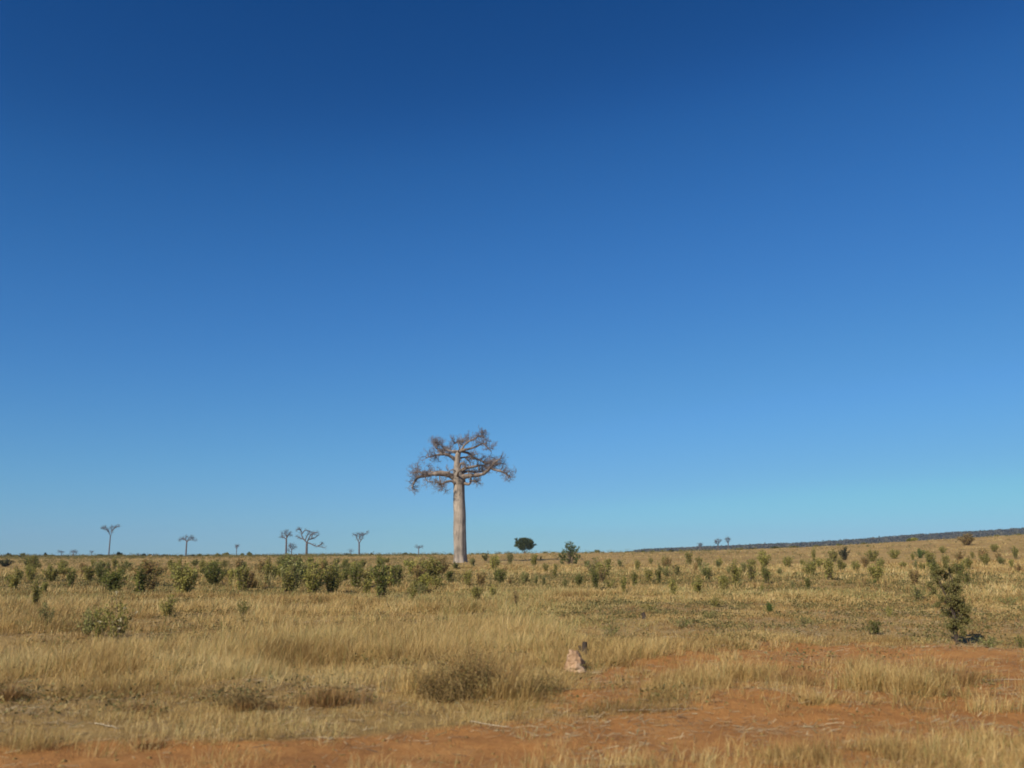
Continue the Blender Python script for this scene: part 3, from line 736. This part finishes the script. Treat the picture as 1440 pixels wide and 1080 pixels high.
# bushes lining the skyline ---------------------------------------
def proto_bush(seed):
    global rng
    rng = np.random.default_rng(seed)
    root = empty('bush', (0, 0, 0))
    mb = MB()
    bl = []
    for k in range(7):
        a = rng.random() * 6.28; d = .33 * rng.random() ** .5
        bl.append(((math.cos(a) * d, math.sin(a) * d, .28 + .42 * rng.random() * (1 - d)), (.20 + .12 * rng.random(),) * 2 + (.18 + .14 * rng.random(),)))
    blob_crown(mb, bl, .10, 1500, hollow=.2)
    mb.build('foliage', M['leaf'], root, smooth=False)
    m = MB()
    for k in range(4):
        a = rng.random() * 6.28
        m.tube(smooth_path([(0, 0, -.05), (.1 * math.cos(a), .1 * math.sin(a), .2), (.25 * math.cos(a), .25 * math.sin(a), .5)], 3), np.linspace(.03, .012, 7), 4)
    m.build('stems', M['stem'], root)
    return root
BP = [proto_bush(900 + i) for i in range(6)]
rng = np.random.default_rng(77)
HB = [(12,778,9,VD),(24,780,12,VD),(33,777,6,DG),(52,781,9,DG),(64,777.5,5,VD),(72,780,10,DG),(94,781.5,8,DG),(112,781,8,GG),(120,782,5,GG),(141,779.5,10,VD),(147,781,6,DG),(167,776.5,8,VD),(171,780,8,DG),(181,781,7,GG),(190,780.5,8,DG),(202,778.5,5,VD),
      (210,780,5,DG),(230,779.5,8,VD),(236,781,5,DG),(245,779.5,6,DG),(255,780,4,VD),(272,780,5,VD),(281,779,8,DG),(291,780.5,6,DG),(306,778,8,GG),(318,776,8,GG),(322,780,10,DG),(341,778,6,DG),(351,776.5,7,DG),(362,781,8,DG),(371,779.5,7,GG),(386,779.5,8,VD),
      (396,781,6,DG),(421,780,6,DG),(438,779,7,VD),(444,780.5,5,VD),(455,778.5,8,DG),(464,781,8,DG),(477,780.5,8,DG),(488,778.5,5,VD),(497,780,6,DG),(513,781.5,6,DG),(522,778,4,VD),(533,781,6,DG),(548,781,6,DG),(570,777,7,DG),(577,778,7,GG),(583,781,5,DG),(603,780.5,5,GG),(612,781,5,DG),(622,778,3,DG),(633,781,5,DG),
      (664,779,4,GG),(672,779.5,4,DG),(680,777.5,6,DG),(698,780,5,OL),(716,776.5,7,DG),(755,779,4,GG),(767,777.5,6,GG),(779,777,7,GG),(824,777,5,GG),(833,775,5,DG),(839,772.5,8,DG),(846,776.5,6,DG),(860,776,8,VD),(870,777,4,DG),(880,777,5,DG),(893,777,7,VD),(905,776,5,DG),(918,774.5,7,GG),(932,774,6,GG),(944,773,7,VD),(957,772.5,5,GG),
      (1040,772,8,GG),(1058,771,10,VD),(1090,770,10,DG),(1118,770,12,GG),(1150,767,8,DG),(1180,767,9,GG),(1216,763,8,DG),(1240,763,6,GG),(1280,757,6,DG),(1288,756,8,YG),(1405,756,8,OL),(1437,753,7,DG)]
rowlab = [(0, 80, 'left of the faint far pair of baobabs'), (80, 152, 'between far pair and tall forked baobab'), (152, 261, 'between tall forked and umbrella topped baobabs'), (261, 332, 'right of the umbrella topped baobab'), (332, 400, 'left of the baobab trio'),
          (400, 505, 'between the trio and loop branched baobab'), (505, 640, 'left of the great baobab trunk'), (640, 737, 'between great baobab and round dark tree'), (737, 801, 'between round dark tree and glossy bush'), (801, 985, 'between glossy bush and three little baobabs'), (985, 1250, 'below the low wooded ridge'), (1250, 1500, 'at the crest on the right')]
ORD2 = ORD
cnt = {}
for i, (px, top, w, c) in enumerate(HB):
    rdist = rng.uniform(300, 460) if px < 900 else rng.uniform(270, 300)
    x, y, z, rr = at(px, 780, rdist); s = y / F * cp
    yb = float(project(np.array(x), np.array(y), np.array(z))[1])
    p = BP[i] if i < 6 else copy_tree(BP[i % 6])
    h_ = max(yb - top, 3) * s
    p.location = (x, y, z); p.scale = (w * s * 1.15, w * s * 1.15, h_ / .85); p.rotation_euler = (0, 0, rng.random() * 6.28)
    setcol(p, c)
    lm = [q_[2] for q_ in rowlab if q_[0] <= px < q_[1]][0]
    cnt[lm] = cnt.get(lm, -1) + 1
    tag(p, '%s small dark bush from left on skyline %s' % (ORD2[cnt[lm]], lm), 'bush', 'small dark bushes lining the skyline')

n = 2600
pxs = rng.uniform(-80, 900, n); keep = rng.random(n) < np.interp(pxs, [0, 500, 640, 900], [1, .8, .35, .3]); pxs = pxs[keep]; n = len(pxs)
yy = rng.uniform(330, 900, n); xx = (pxs - 720) / F * yy * .98; zz = H(xx, yy)
rad = (.35 + .55 * rng.random(n) ** 2) * (.7 + .9 * sstep(.4, .7, fbm(xx, yy, 30, 12, 3)))
nl = 20; d = rng.normal(size=(n * nl, 3)); d /= np.linalg.norm(d, axis=1)[:, None]
P = np.repeat(np.stack([xx, yy, zz + rad * .55], 1), nl, 0) + d * np.repeat(rad, nl)[:, None] * np.array([2.2, 2.2, .9]) * (.4 + .6 * rng.random((n * nl, 1)))
mb = MB(); leaves(mb, P, np.full(n * nl, .5), rng.random(n * nl), .2, .7)
o = mb.build('distant_scrub', M['wood'], smooth=False)
tag(o, 'continuous low dark scrub far off along the flat horizon', 'scrub', kind='stuff')

# glossy leafy bush breaking the skyline ---------------------------
x, y, z, r = at(801, 796); s = y / F * cp
root = empty('leafy_bush', (x, y, z)); tag(root, 'large open leafy bush with clumped leaves breaking the skyline right of round tree', 'bush')
st, fo = MB(), MB()
ends = [(-3.5, 31), (-1, 29), (1.5, 33), (4.5, 31), (7, 26), (8.5, 27), (10, 21), (-8, 22), (-10, 17), (-13, 13), (-15, 15), (-6, 27), (0, 24), (3, 22), (6, 19), (12, 15), (-4, 20), (-7, 14), (2, 14), (7, 11), (-3, 9), (13.5, 25), (14, 13), (-11, 9), (11, 9), (0, 18), (4, 27), (-12, 5), (9, 5)]
for (ex, ez) in ends:
    dpt = rng.normal(0, 5) * s
    pts = smooth_path([(0, 0, -.05), (ex * .35 * s, dpt * .4, ez * .5 * s), (ex * s, dpt, ez * s)], 4)
    st.tube(pts, np.linspace(.05, .015, len(pts)), 4)
    for c in range(3):
        cc = pts[-1 - c] + rng.normal(0, .5, 3) * s
        nn = 32
        P = cc + rng.normal(0, 1, (nn, 3)) * np.array([1.0, 1.0, 1.05]) * s
        leaves(fo, P, np.full(nn, .17), np.clip(.5 + rng.normal(0, .25, nn), 0, 1), .3, .55)
st.build('stems', M['stem'], root); fo.build('foliage', M['leaf'], root, smooth=False)
setcol(root, (.10, .13, .038, 1))

# small roadside tree ----------------------------------------------
x, y, z, r = at(1346, 906); s = y / F * cp
root = empty('small_tree', (x, y, z)); tag(root, 'small scraggly dark tree with thick short trunk at the edge of the red earth', 'tree')
m = MB()
m.tube(smooth_path([(0, 0, -.1), (-1.5 * s, 0, 18 * s), (-.5 * s, 0, 40 * s), (-3 * s, .5 * s, 58 * s)], 5), np.linspace(4.0 * s, 2.4 * s, 16), 9, wob=.2)
for pts, r0 in [([(0, 0, 18), (6, 2, 34), (10, 3, 56), (9, 4, 80)], 2.6), ([(-1, 0, 40), (-10, -4, 62), (-20, -5, 84), (-27, -4, 100)], 2.2), ([(-2, 0, 50), (-4, 5, 76), (2, 6, 104)], 2),
                ([(3, 0, 30), (16, -4, 46), (26, -4, 48)], 1.6), ([(-2, 0, 52), (-14, 4, 66), (-28, 5, 74), (-40, 4, 82)], 1.5), ([(9, 3, 60), (4, -3, 84), (-6, -5, 110)], 1.5), ([(-1, 0, 36), (-12, 2, 44), (-20, 3, 46)], 1.4)]:
    P = smooth_path([np.array(p_) * s for p_ in pts], 4)
    m.tube(P, np.linspace(r0 * s, .5 * s, len(P)), 6)
m.build('trunk', M['darkwood'], root)
tw, fo = MB(), MB()
clumps = [(2, 80, 12, 10), (10, 70, 9, 12), (-8, 84, 13, 9), (-20, 88, 13, 9), (-28, 98, 8, 8), (6, 96, 10, 9), (-5, 104, 10, 9), (12, 55, 9, 9), (-12, 62, 12, 8), (-24, 70, 9, 7), (0, 64, 12, 9), (18, 48, 9, 6), (-6, 48, 12, 7),
          (8, 84, 8, 10), (15, 62, 6, 8), (-34, 80, 8, 6), (-14, 46, 10, 6), (22, 40, 7, 4), (-16, 110, 7, 6), (4, 44, 9, 8), (-38, 90, 6, 6), (26, 54, 6, 5), (-30, 60, 8, 5), (14, 100, 6, 6), (10, 36, 8, 7), (-9, 34, 8, 6), (4, 28, 7, 6), (20, 36, 7, 5), (-3, 22, 7, 6), (7, 18, 6, 5), (-14, 28, 6, 5), (-8, 118, 8, 6), (6, 112, 7, 6), (-24, 112, 7, 5)]
rng = np.random.default_rng(4242)
clumps += [(-4, 72, 12, 10), (4, 56, 11, 9), (-2, 90, 11, 9)]
for (cx, cz, rw, rh) in clumps:
    dp = rng.normal(0, 6)
    c0 = np.array([cx, dp, cz]) * s
    for k in range(9):
        a = np.clip(rng.normal(size=3), -1.7, 1.7) * np.array([rw, rw, rh]) * s * .62
        e = c0 + a; b_ = c0 + a * .1 + np.array([0, 0, -rh * .4 * s])
        pts = smooth_path([b_, (b_ + e) / 2 + rng.normal(0, .02, 3), e], 3)
        tw.tube(pts, np.linspace(.007, .003, len(pts)), 3)
        nn = 34
        f = rng.random(nn)[:, None]
        P = b_ * (1 - f) + e * f + rng.normal(0, .028, (nn, 3))
        leaves(fo, P, np.full(nn, .048), np.clip(.5 + rng.normal(0, .25, nn), 0, 1), .1, .5)
tw.build('twigs', M['darkwood'], root); fo.build('foliage', M['leaf'], root, smooth=False)
setcol(root, (.19, .18, .06, 1)); root.scale = (.76, .76, .90)

# termite mound and stump ------------------------------------------
x, y, z, r = at(810, 943); s = y / F * cp
hh = 29 * s
nr, ns_ = 30, 44; V = []
for i in range(nr + 1):
    t = i / nr
    rad0 = np.interp(t, [0, .12, .5, .8, .95, 1], [18.5, 16.5, 12, 9, 7, 3]) * s
    for j in range(ns_):
        a = 2 * PI * j / ns_
        k = 1 + .30 * (fbm(np.array(math.cos(a) * 1.3 + 5), np.array(math.sin(a) * 1.3 + t * 2.4), .8, 8, 4) - .5) * 2
        V.append((rad0 * k * math.cos(a) - t * 2 * s, rad0 * k * math.sin(a), t * hh * (1 + .06 * math.sin(3 * a)) - .03))
V = [(p_[0] * (1 + k_), p_[1] * (1 + k_), p_[2] * (1 + .5 * k_)) for p_ in V for k_ in [.62 * (float(fbm(np.array(p_[0] + 3.), np.array(p_[2] * 1.3 + p_[1]), .09, 21, 4)) - .5)]]
i = np.arange(nr)[:, None] * ns_; j = np.arange(ns_)[None, :]; j2 = (j + 1) % ns_
Q = np.stack([i + j, i + j2, i + ns_ + j2, i + ns_ + j], -1).reshape(-1, 4)
me = mesh_from('termite_mound', np.array(V), [Q, np.array([[nr * ns_ + j for j in range(ns_)]])], None, True)
o = link('termite_mound', me, M['mound']); o.location = (x, y, z)
tag(o, 'pale pinkish termite mound at the edge of the bare red earth', 'termite mound')
x, y, z, r = at(821, 926); s = y / F * cp
m = MB()
root = empty('tree_stump', (x, y, z)); tag(root, 'dark forked burnt stump standing behind the pale termite mound', 'stump')
m.tube(smooth_path([(0, 0, -.05), (1 * s, 0, 10 * s), (2 * s, 0, 22 * s)], 4), np.linspace(5 * s, 3.4 * s, 9), 9, wob=.3)
m.build('stem', M['darkwood'], root)
m = MB(); m.tube(smooth_path([(0, 0, 8 * s), (-4 * s, -1 * s, 12 * s), (-7 * s, -1 * s, 17 * s)], 4), np.linspace(2.6 * s, 1.2 * s, 9), 7, wob=.3)
m.build('stem', M['darkwood'], root)
x, y, z, r = at(905, 872); s = y / F * cp
m = MB(); m.tube(smooth_path([(0, 0, -.05), (1 * s, 0, 5 * s), (-1 * s, 0, 10 * s)], 4), np.linspace(3.6 * s, 2.4 * s, 9), 9, wob=.3)
o = m.build('tree_stump', M['darkwood']); o.location = (x, y, z); tag(o, 'tiny dark stump in the thin grass beyond the termite mound', 'stump')

# countable clumps of grass and brushwood in the foreground ----------
def clump(px, base, w, h, m, tone, label, n=26, bl=34, lean=.5, name='grass_clump', cat='grass clump', wd=.006, squash=.45, col=None):
    x, y, z, r = at(px, base); s = y / F * cp
    root = empty(name, (x, y, z)); tag(root, label, cat, 'grass clumps in the foreground' if cat == 'grass clump' else None)
    X = x + (rng.normal(0, .26, n)) * w * s; Y = y + rng.normal(0, .26, n) * w * s * squash
    k = n
    grass_mesh('blades', X, Y, h * s * (.75 + .4 * rng.random(k)), np.full(k, bl), np.full(k, .10), np.full(k, wd), np.full(k, lean), np.full(k, tone) + rng.normal(0, .08, k), m, parent=root, kind=None, origin=(x, y, z))
    return root, s
clump(352, 827, 40, 30, M['grass'], .72, 'pale tall grass clump among the shrubs left of the baobab trio', 26, 26, .28, wd=.022)
clump(1000, 965, 56, 24, M['grass'], .42, 'low golden grass clump at the left end of the roadside clumps', 34, 34)
clump(1045, 958, 85, 36, M['grass'], .45, 'golden grass clump with dark heart on the red earth', 46, 40)
clump(1108, 962, 60, 24, M['redgrass'], .35, 'low brown grass clump right of the golden dark hearted one', 30, 34)
clump(1150, 990, 40, 22, M['grass'], .5, 'narrow grass clump standing lower than its neighbours near the track', 14, 34)
clump(1228, 972, 80, 46, M['grass'], .5, 'tallest golden grass clump left of the small tree', 48, 40, .4)
clump(1290, 978, 80, 42, M['grass'], .42, 'wide golden grass clump below the small tree', 44, 38, .5)
clump(1335, 962, 100, 30, M['redgrass'], .4, 'brown flattened grass clump below right of the small tree', 40, 36, .8)
clump(1395, 1000, 56, 30, M['grass'], .55, 'thin upright grass clump near the right edge by the track', 14, 26, .3)
clump(905, 1000, 90, 14, M['redgrass'], .4, 'flattened grass mat on the track below the bare red patch', 26, 30, 1.0)
clump(470, 992, 78, 32, M['redgrass'], .42, 'rust coloured grass clump left of the tangled thicket', 24, 34, .5)
clump(355, 1000, 60, 20, M['redgrass'], .3, 'dark low grass clump at lower left between pale straws', 26, 34, .8)
clump(195, 1000, 50, 15, M['redgrass'], .35, 'dark low grass clump far left above the track edge', 20, 34, .8)
clump(10, 985, 50, 26, M['redgrass'], .3, 'dark grass clump at the left edge of the picture', 24, 34, .7)
clump(212, 1052, 46, 14, M['redgrass'], .25, 'small greenish dark tuft on the track edge at lower left', 12, 30, .8)
# tangled thicket: twigs, dead leaves and green sprigs
M['brush'] = bark('dry_brushwood', (.12, .08, .03), (.24, .16, .065), (.36, .26, .11), 14, 8)
def thicket(px, base, w, h, label, nst, col, name='thicket', green=.25):
    x, y, z, r = at(px, base); s = y / F * cp
    root = empty(name, (x, y, z)); tag(root, label, 'thicket')
    st, fo = MB(), MB(); C_ = []
    for k in range(nst):
        bx_ = rng.normal(0, .24) * w * s; by_ = rng.normal(0, .14) * w * s
        a = rng.normal(.15, .5); e = np.array([bx_ + math.sin(a) * h * s * .8, by_ + rng.normal(0, .2) * h * s, h * s * (.45 + .6 * rng.random()) * math.cos(a * .7)])
        z0 = float(H(x + bx_, y + by_)) - z
        b_ = np.array([bx_, by_, z0 - .02]); e[2] += z0
        mid = (b_ + e) / 2 + rng.normal(0, .05, 3)
        pts = smooth_path([b_, mid, e], 3)
        st.tube(pts, np.linspace(.006, .002, len(pts)), 3)
        for q_ in range(3):
            i_ = rng.integers(2, len(pts)); e2 = pts[i_] + rng.normal(0, .09, 3)
            st.tube(np.array([pts[i_], (pts[i_] + e2) / 2 + rng.normal(0, .01, 3), e2]), [.003, .0025, .002], 3)
        nn = 16; f = (.2 + .8 * rng.random(nn))[:, None]
        P = b_ * (1 - f) + e * f + rng.normal(0, .04, (nn, 3))
        P[:, 2] = np.maximum(P[:, 2], z0 + .01)
        leaves(fo, P, np.full(nn, .035), np.clip(rng.normal(.3, .25, nn), 0, 1), .1, .4)
    st.build('stems', M['brush'], root); fo.build('foliage', M['leaf'], root, smooth=False)
    setcol(root, col)
    return root
thicket(655, 980, 125, 62, 'tangled brown thicket with green sprigs in front of the tall grass', 90, (.27, .21, .075, 1))
thicket(752, 978, 60, 26, 'low brown thicket between the tall thicket and the bare red earth', 50, (.27, .21, .075, 1))
thicket(610, 985, 60, 36, 'dark low thicket at the left foot of the tall thicket', 40, (.18, .13, .05, 1))
thicket(345, 997, 80, 20, 'dark matted thicket above the track at lower left', 40, (.15, .12, .045, 1))
clump(600, 975, 90, 52, M['grass'], .5, 'golden grass clump at the left side of the tangled thicket', 34, 34, .4)
clump(665, 975, 90, 56, M['redgrass'], .5, 'rusty olive grass clump growing through the tangled thicket', 46, 34, .5)
clump(715, 982, 60, 40, M['grass'], .35, 'golden grass clump between the tall thicket and the low brown thicket', 26, 34, .5)
# fallen sticks
def stick(px, py, L, ang, label, r_=.007):
    x, y, z, r = at(px, py)
    m = MB(); n = 7
    xs = np.linspace(-L / 2, L / 2, n)
    wx = xs * math.cos(ang); wy = xs * math.sin(ang) + rng.normal(0, .012, n)
    wz = H(x + wx, y + wy) - z
    wz = wz.max() * .4 + wz * .6 + .02
    m.tube(np.stack([wx, wy, wz], 1), np.linspace(r_, r_ * .4, n), 5, wob=.2)
    o = m.build('fallen_stick', M['litstick']); o.location = (x, y, z)
    tag(o, label, 'stick', 'pale fallen sticks on the ground')
M['litstick'] = bark('weathered_stick', (.28, .23, .17), (.40, .34, .25), (.52, .45, .34), 20, 20)
stick(925, 1001, 1.0, .1, 'long pale stick lying across the track below the bare red patch')
stick(1010, 911, 1.1, .05, 'pale stick lying where the thin grass meets red earth')
stick(150, 1024, .5, -.6, 'short pale stick at lower left above the track')
stick(690, 1023, .55, -.5, 'short pale stick lying below the tangled thicket')
stick(960, 898, 1.0, -.5, 'pale slanting stick in thin grass right of the stump')
stick(1415, 958, .8, -.15, 'pale stick on the red earth near the right edge')
# white blossoms on the near left weed
x, y, z, r = at(163, 906)
s = y / F * cp
M['petal'] = bark('white_seed_heads', (.36, .31, .18), (.48, .42, .26), (.58, .52, .35), 20, 20)
for (ax, ay) in [(193, 863), (172, 874), (161, 877), (171, 885), (143, 875), (164, 836), (177, 857)]:
    m = MB(); cx, cz = (ax - 163) * s, (906 - ay) * s
    m.tube(smooth_path([(cx * .3, 0, 0), (cx * .7, -.05, cz * .5), (cx, -.12, cz)], 3), np.linspace(.006, .003, 7), 3)
    o = m.build('seed_stalk', M['stem']); o.location = (x, y - .1, z)
    h2 = MB(); n = 24
    leaves(h2, np.array([cx, -.12, cz]) + rng.normal(0, .012, (n, 3)), np.full(n, .03), np.full(n, .5), .3, .8)
    h2.build('seed_head', M['petal'], o, smooth=False)
    tag(o, 'thin weed stalk with small white seed head in the near left grass', 'weed', 'white headed weed stalks in the near left grass')

# ------------------------------------------------------------------ low wooded ridge on the right
us = (np.array([840, 900, 1000, 1120, 1200, 1300, 1440, 1600, 2000, 2600]) - 720) / F
of = np.array([0, 11.5, 15.8, 20.5, 26, 33, 41, 50, 60, 60])
def ridge_h(x, y):
    u = x / y; r = y
    top = CAMH - 5 + 1500 * np.interp(u, us, of, left=-2) / F * .965
    prof_ = sstep(700, 1500, r) * (1 - .6 * sstep(1600, 2400, r))
    return -4 + (top + 4) * prof_ + (fbm(x, y, 130, 61, 3) - .5) * 3 * sstep(.12, .3, u)
U, Yv = np.meshgrid(np.linspace(us[0] - .03, 1.6, 160), np.linspace(650, 2400, 60))
Xv = U * Yv; Zv = ridge_h(Xv, Yv)
V = np.stack([Xv, Yv, Zv], -1).reshape(-1, 3); nu = 160
i = np.arange(59)[:, None] * nu; j = np.arange(nu - 1)[None, :]
Q = np.stack([i + j, i + j + 1, i + nu + j + 1, i + nu + j], -1).reshape(-1, 4)
me = mesh_from('hills', V, [Q], {'bare': np.zeros(len(V))}, True)
hm = bark('wooded_hillside', (.05, .045, .03), (.08, .07, .05), (.12, .10, .07), .02, .02)
tag(link('hills', me, hm), kind='structure')
n = 5200
uu = rng.uniform(us[0] - .01, .66, n); yy = 900 + 720 * rng.random(n) ** .6
xx = uu * yy; zz = ridge_h(xx, yy)
nl = 22
rad = 2.0 + 2.0 * rng.random(n)
c = np.repeat(np.stack([xx, yy, zz + rad * .5], 1), nl, 0)
d = rng.normal(size=(n * nl, 3)); d /= np.linalg.norm(d, axis=1)[:, None]
P = c + d * np.repeat(rad, nl)[:, None] * np.array([1, 1, .62]) * (.5 + .5 * rng.random((n * nl, 1)))
mb = MB(); leaves(mb, P, np.full(n * nl, 1.9), np.clip(np.repeat(rng.random(n), nl) * .7 + .3 * rng.random(n * nl), 0, 1), .1, .8)
o = mb.build('ridge_woodland', M['wood'], smooth=False)
tag(o, 'dark dry woodland covering the low ridge on the right horizon', 'woodland', kind='stuff')

# ------------------------------------------------------------------ haze
hz = MB(); R0 = 3600; Zt = 95
hv = np.array([(x_, y_, z_) for z_ in (-12, Zt) for x_, y_ in ((-R0, -R0), (R0, -R0), (R0, R0), (-R0, R0))], float)
hz.raw(hv, [(3, 2, 1, 0), (4, 5, 6, 7), (0, 1, 5, 4), (1, 2, 6, 5), (2, 3, 7, 6), (3, 0, 4, 7)], .5)
hmt = bpy.data.materials.new('thin_haze'); hmt.use_nodes = True; hn = hmt.node_tree; hn.nodes.clear()
pv = hn.nodes.new('ShaderNodeVolumePrincipled'); pv.inputs['Color'].default_value = (.45, .66, 1.0, 1); pv.inputs['Density'].default_value = .00011; pv.inputs['Anisotropy'].default_value = 0
ho = hn.nodes.new('ShaderNodeOutputMaterial'); hn.links.new(pv.outputs[0], ho.inputs['Volume'])
tag(hz.build('haze', hmt, smooth=False), 'thin blue haze over the far plain', 'haze', kind='stuff')

# ------------------------------------------------------------------ light, sky, camera
EL, AZ = R(35), R(-143)        # sun over the photographer's left shoulder
w = bpy.data.worlds.new('World'); sc.world = w; w.use_nodes = True
nt = w.node_tree; nt.nodes.clear()
sky = nt.nodes.new('ShaderNodeTexSky'); sky.sky_type = 'NISHITA'; sky.sun_disc = False
sky.sun_elevation = EL; sky.sun_rotation = AZ
sky.altitude = 0; sky.air_density = 1.0; sky.dust_density = 0; sky.ozone_density = 4.0
bg = nt.nodes.new('ShaderNodeBackground'); bg.inputs[1].default_value = .081
gm = nt.nodes.new('ShaderNodeRGBCurve')          # the deep blue of a small camera's colour response
cin = [(.084, .111, .169, .337, .595, .82), (.157, .203, .301, .541, .785, .885), (.302, .380, .519, .752, .80)]
cout = [(.008, .021, .048, .119, .203, .268), (.069, .120, .202, .360, .484, .562), (.245, .370, .525, .690, .735)]
for k in range(3):
    cu = gm.mapping.curves[k]
    pts = [(0, 0)] + list(zip(cin[k], cout[k])) + [(1.0, (.33, .60, .75)[k])]
    cu.points[0].location = pts[0]; cu.points[1].location = pts[-1]
    for p_ in pts[1:-1]: cu.points.new(*p_)
gm.mapping.update()
sc1 = nt.nodes.new('ShaderNodeVectorMath'); sc1.operation = 'SCALE'; sc1.inputs['Scale'].default_value = .1
sc2 = nt.nodes.new('ShaderNodeVectorMath'); sc2.operation = 'SCALE'; sc2.inputs['Scale'].default_value = 10
ow = nt.nodes.new('ShaderNodeOutputWorld')
nt.links.new(sky.outputs[0], sc1.inputs[0]); nt.links.new(sc1.outputs[0], gm.inputs['Color']); nt.links.new(gm.outputs[0], sc2.inputs[0]); nt.links.new(sc2.outputs[0], bg.inputs[0]); nt.links.new(bg.outputs[0], ow.inputs[0])
ld = bpy.data.lights.new('sun', 'SUN'); ld.energy = 5.0; ld.angle = R(.53); ld.color = (1, .91, .74)
lo = bpy.data.objects.new('sun', ld); COL.objects.link(lo)
sx, sy, sz = math.sin(AZ) * math.cos(EL), math.cos(AZ) * math.cos(EL), math.sin(EL)
from mathutils import Vector
lo.rotation_euler = Vector((sx, sy, sz)).to_track_quat('Z', 'Y').to_euler()
lo.location = (-20, -20, 30)
cam = bpy.data.cameras.new('camera'); co = bpy.data.objects.new('camera', cam); COL.objects.link(co)
co.location = (0, 0, CAMH); co.rotation_euler = (PI / 2 + PITCH, 0, 0)
cam.sensor_width = 36; cam.lens = 36 * F / 1440; cam.clip_start = .1; cam.clip_end = 20000
cam.dof.use_dof = True; cam.dof.focus_distance = 170; cam.dof.aperture_fstop = cam.lens / 1000 / .022
sc.camera = co
sc.view_settings.view_transform = 'Standard'; sc.view_settings.look = 'None'; sc.view_settings.exposure = .30; sc.view_settings.gamma = 1
sc.cycles.filter_width = 1.8
sc.cycles.max_bounces = 6; sc.cycles.transparent_max_bounces = 4
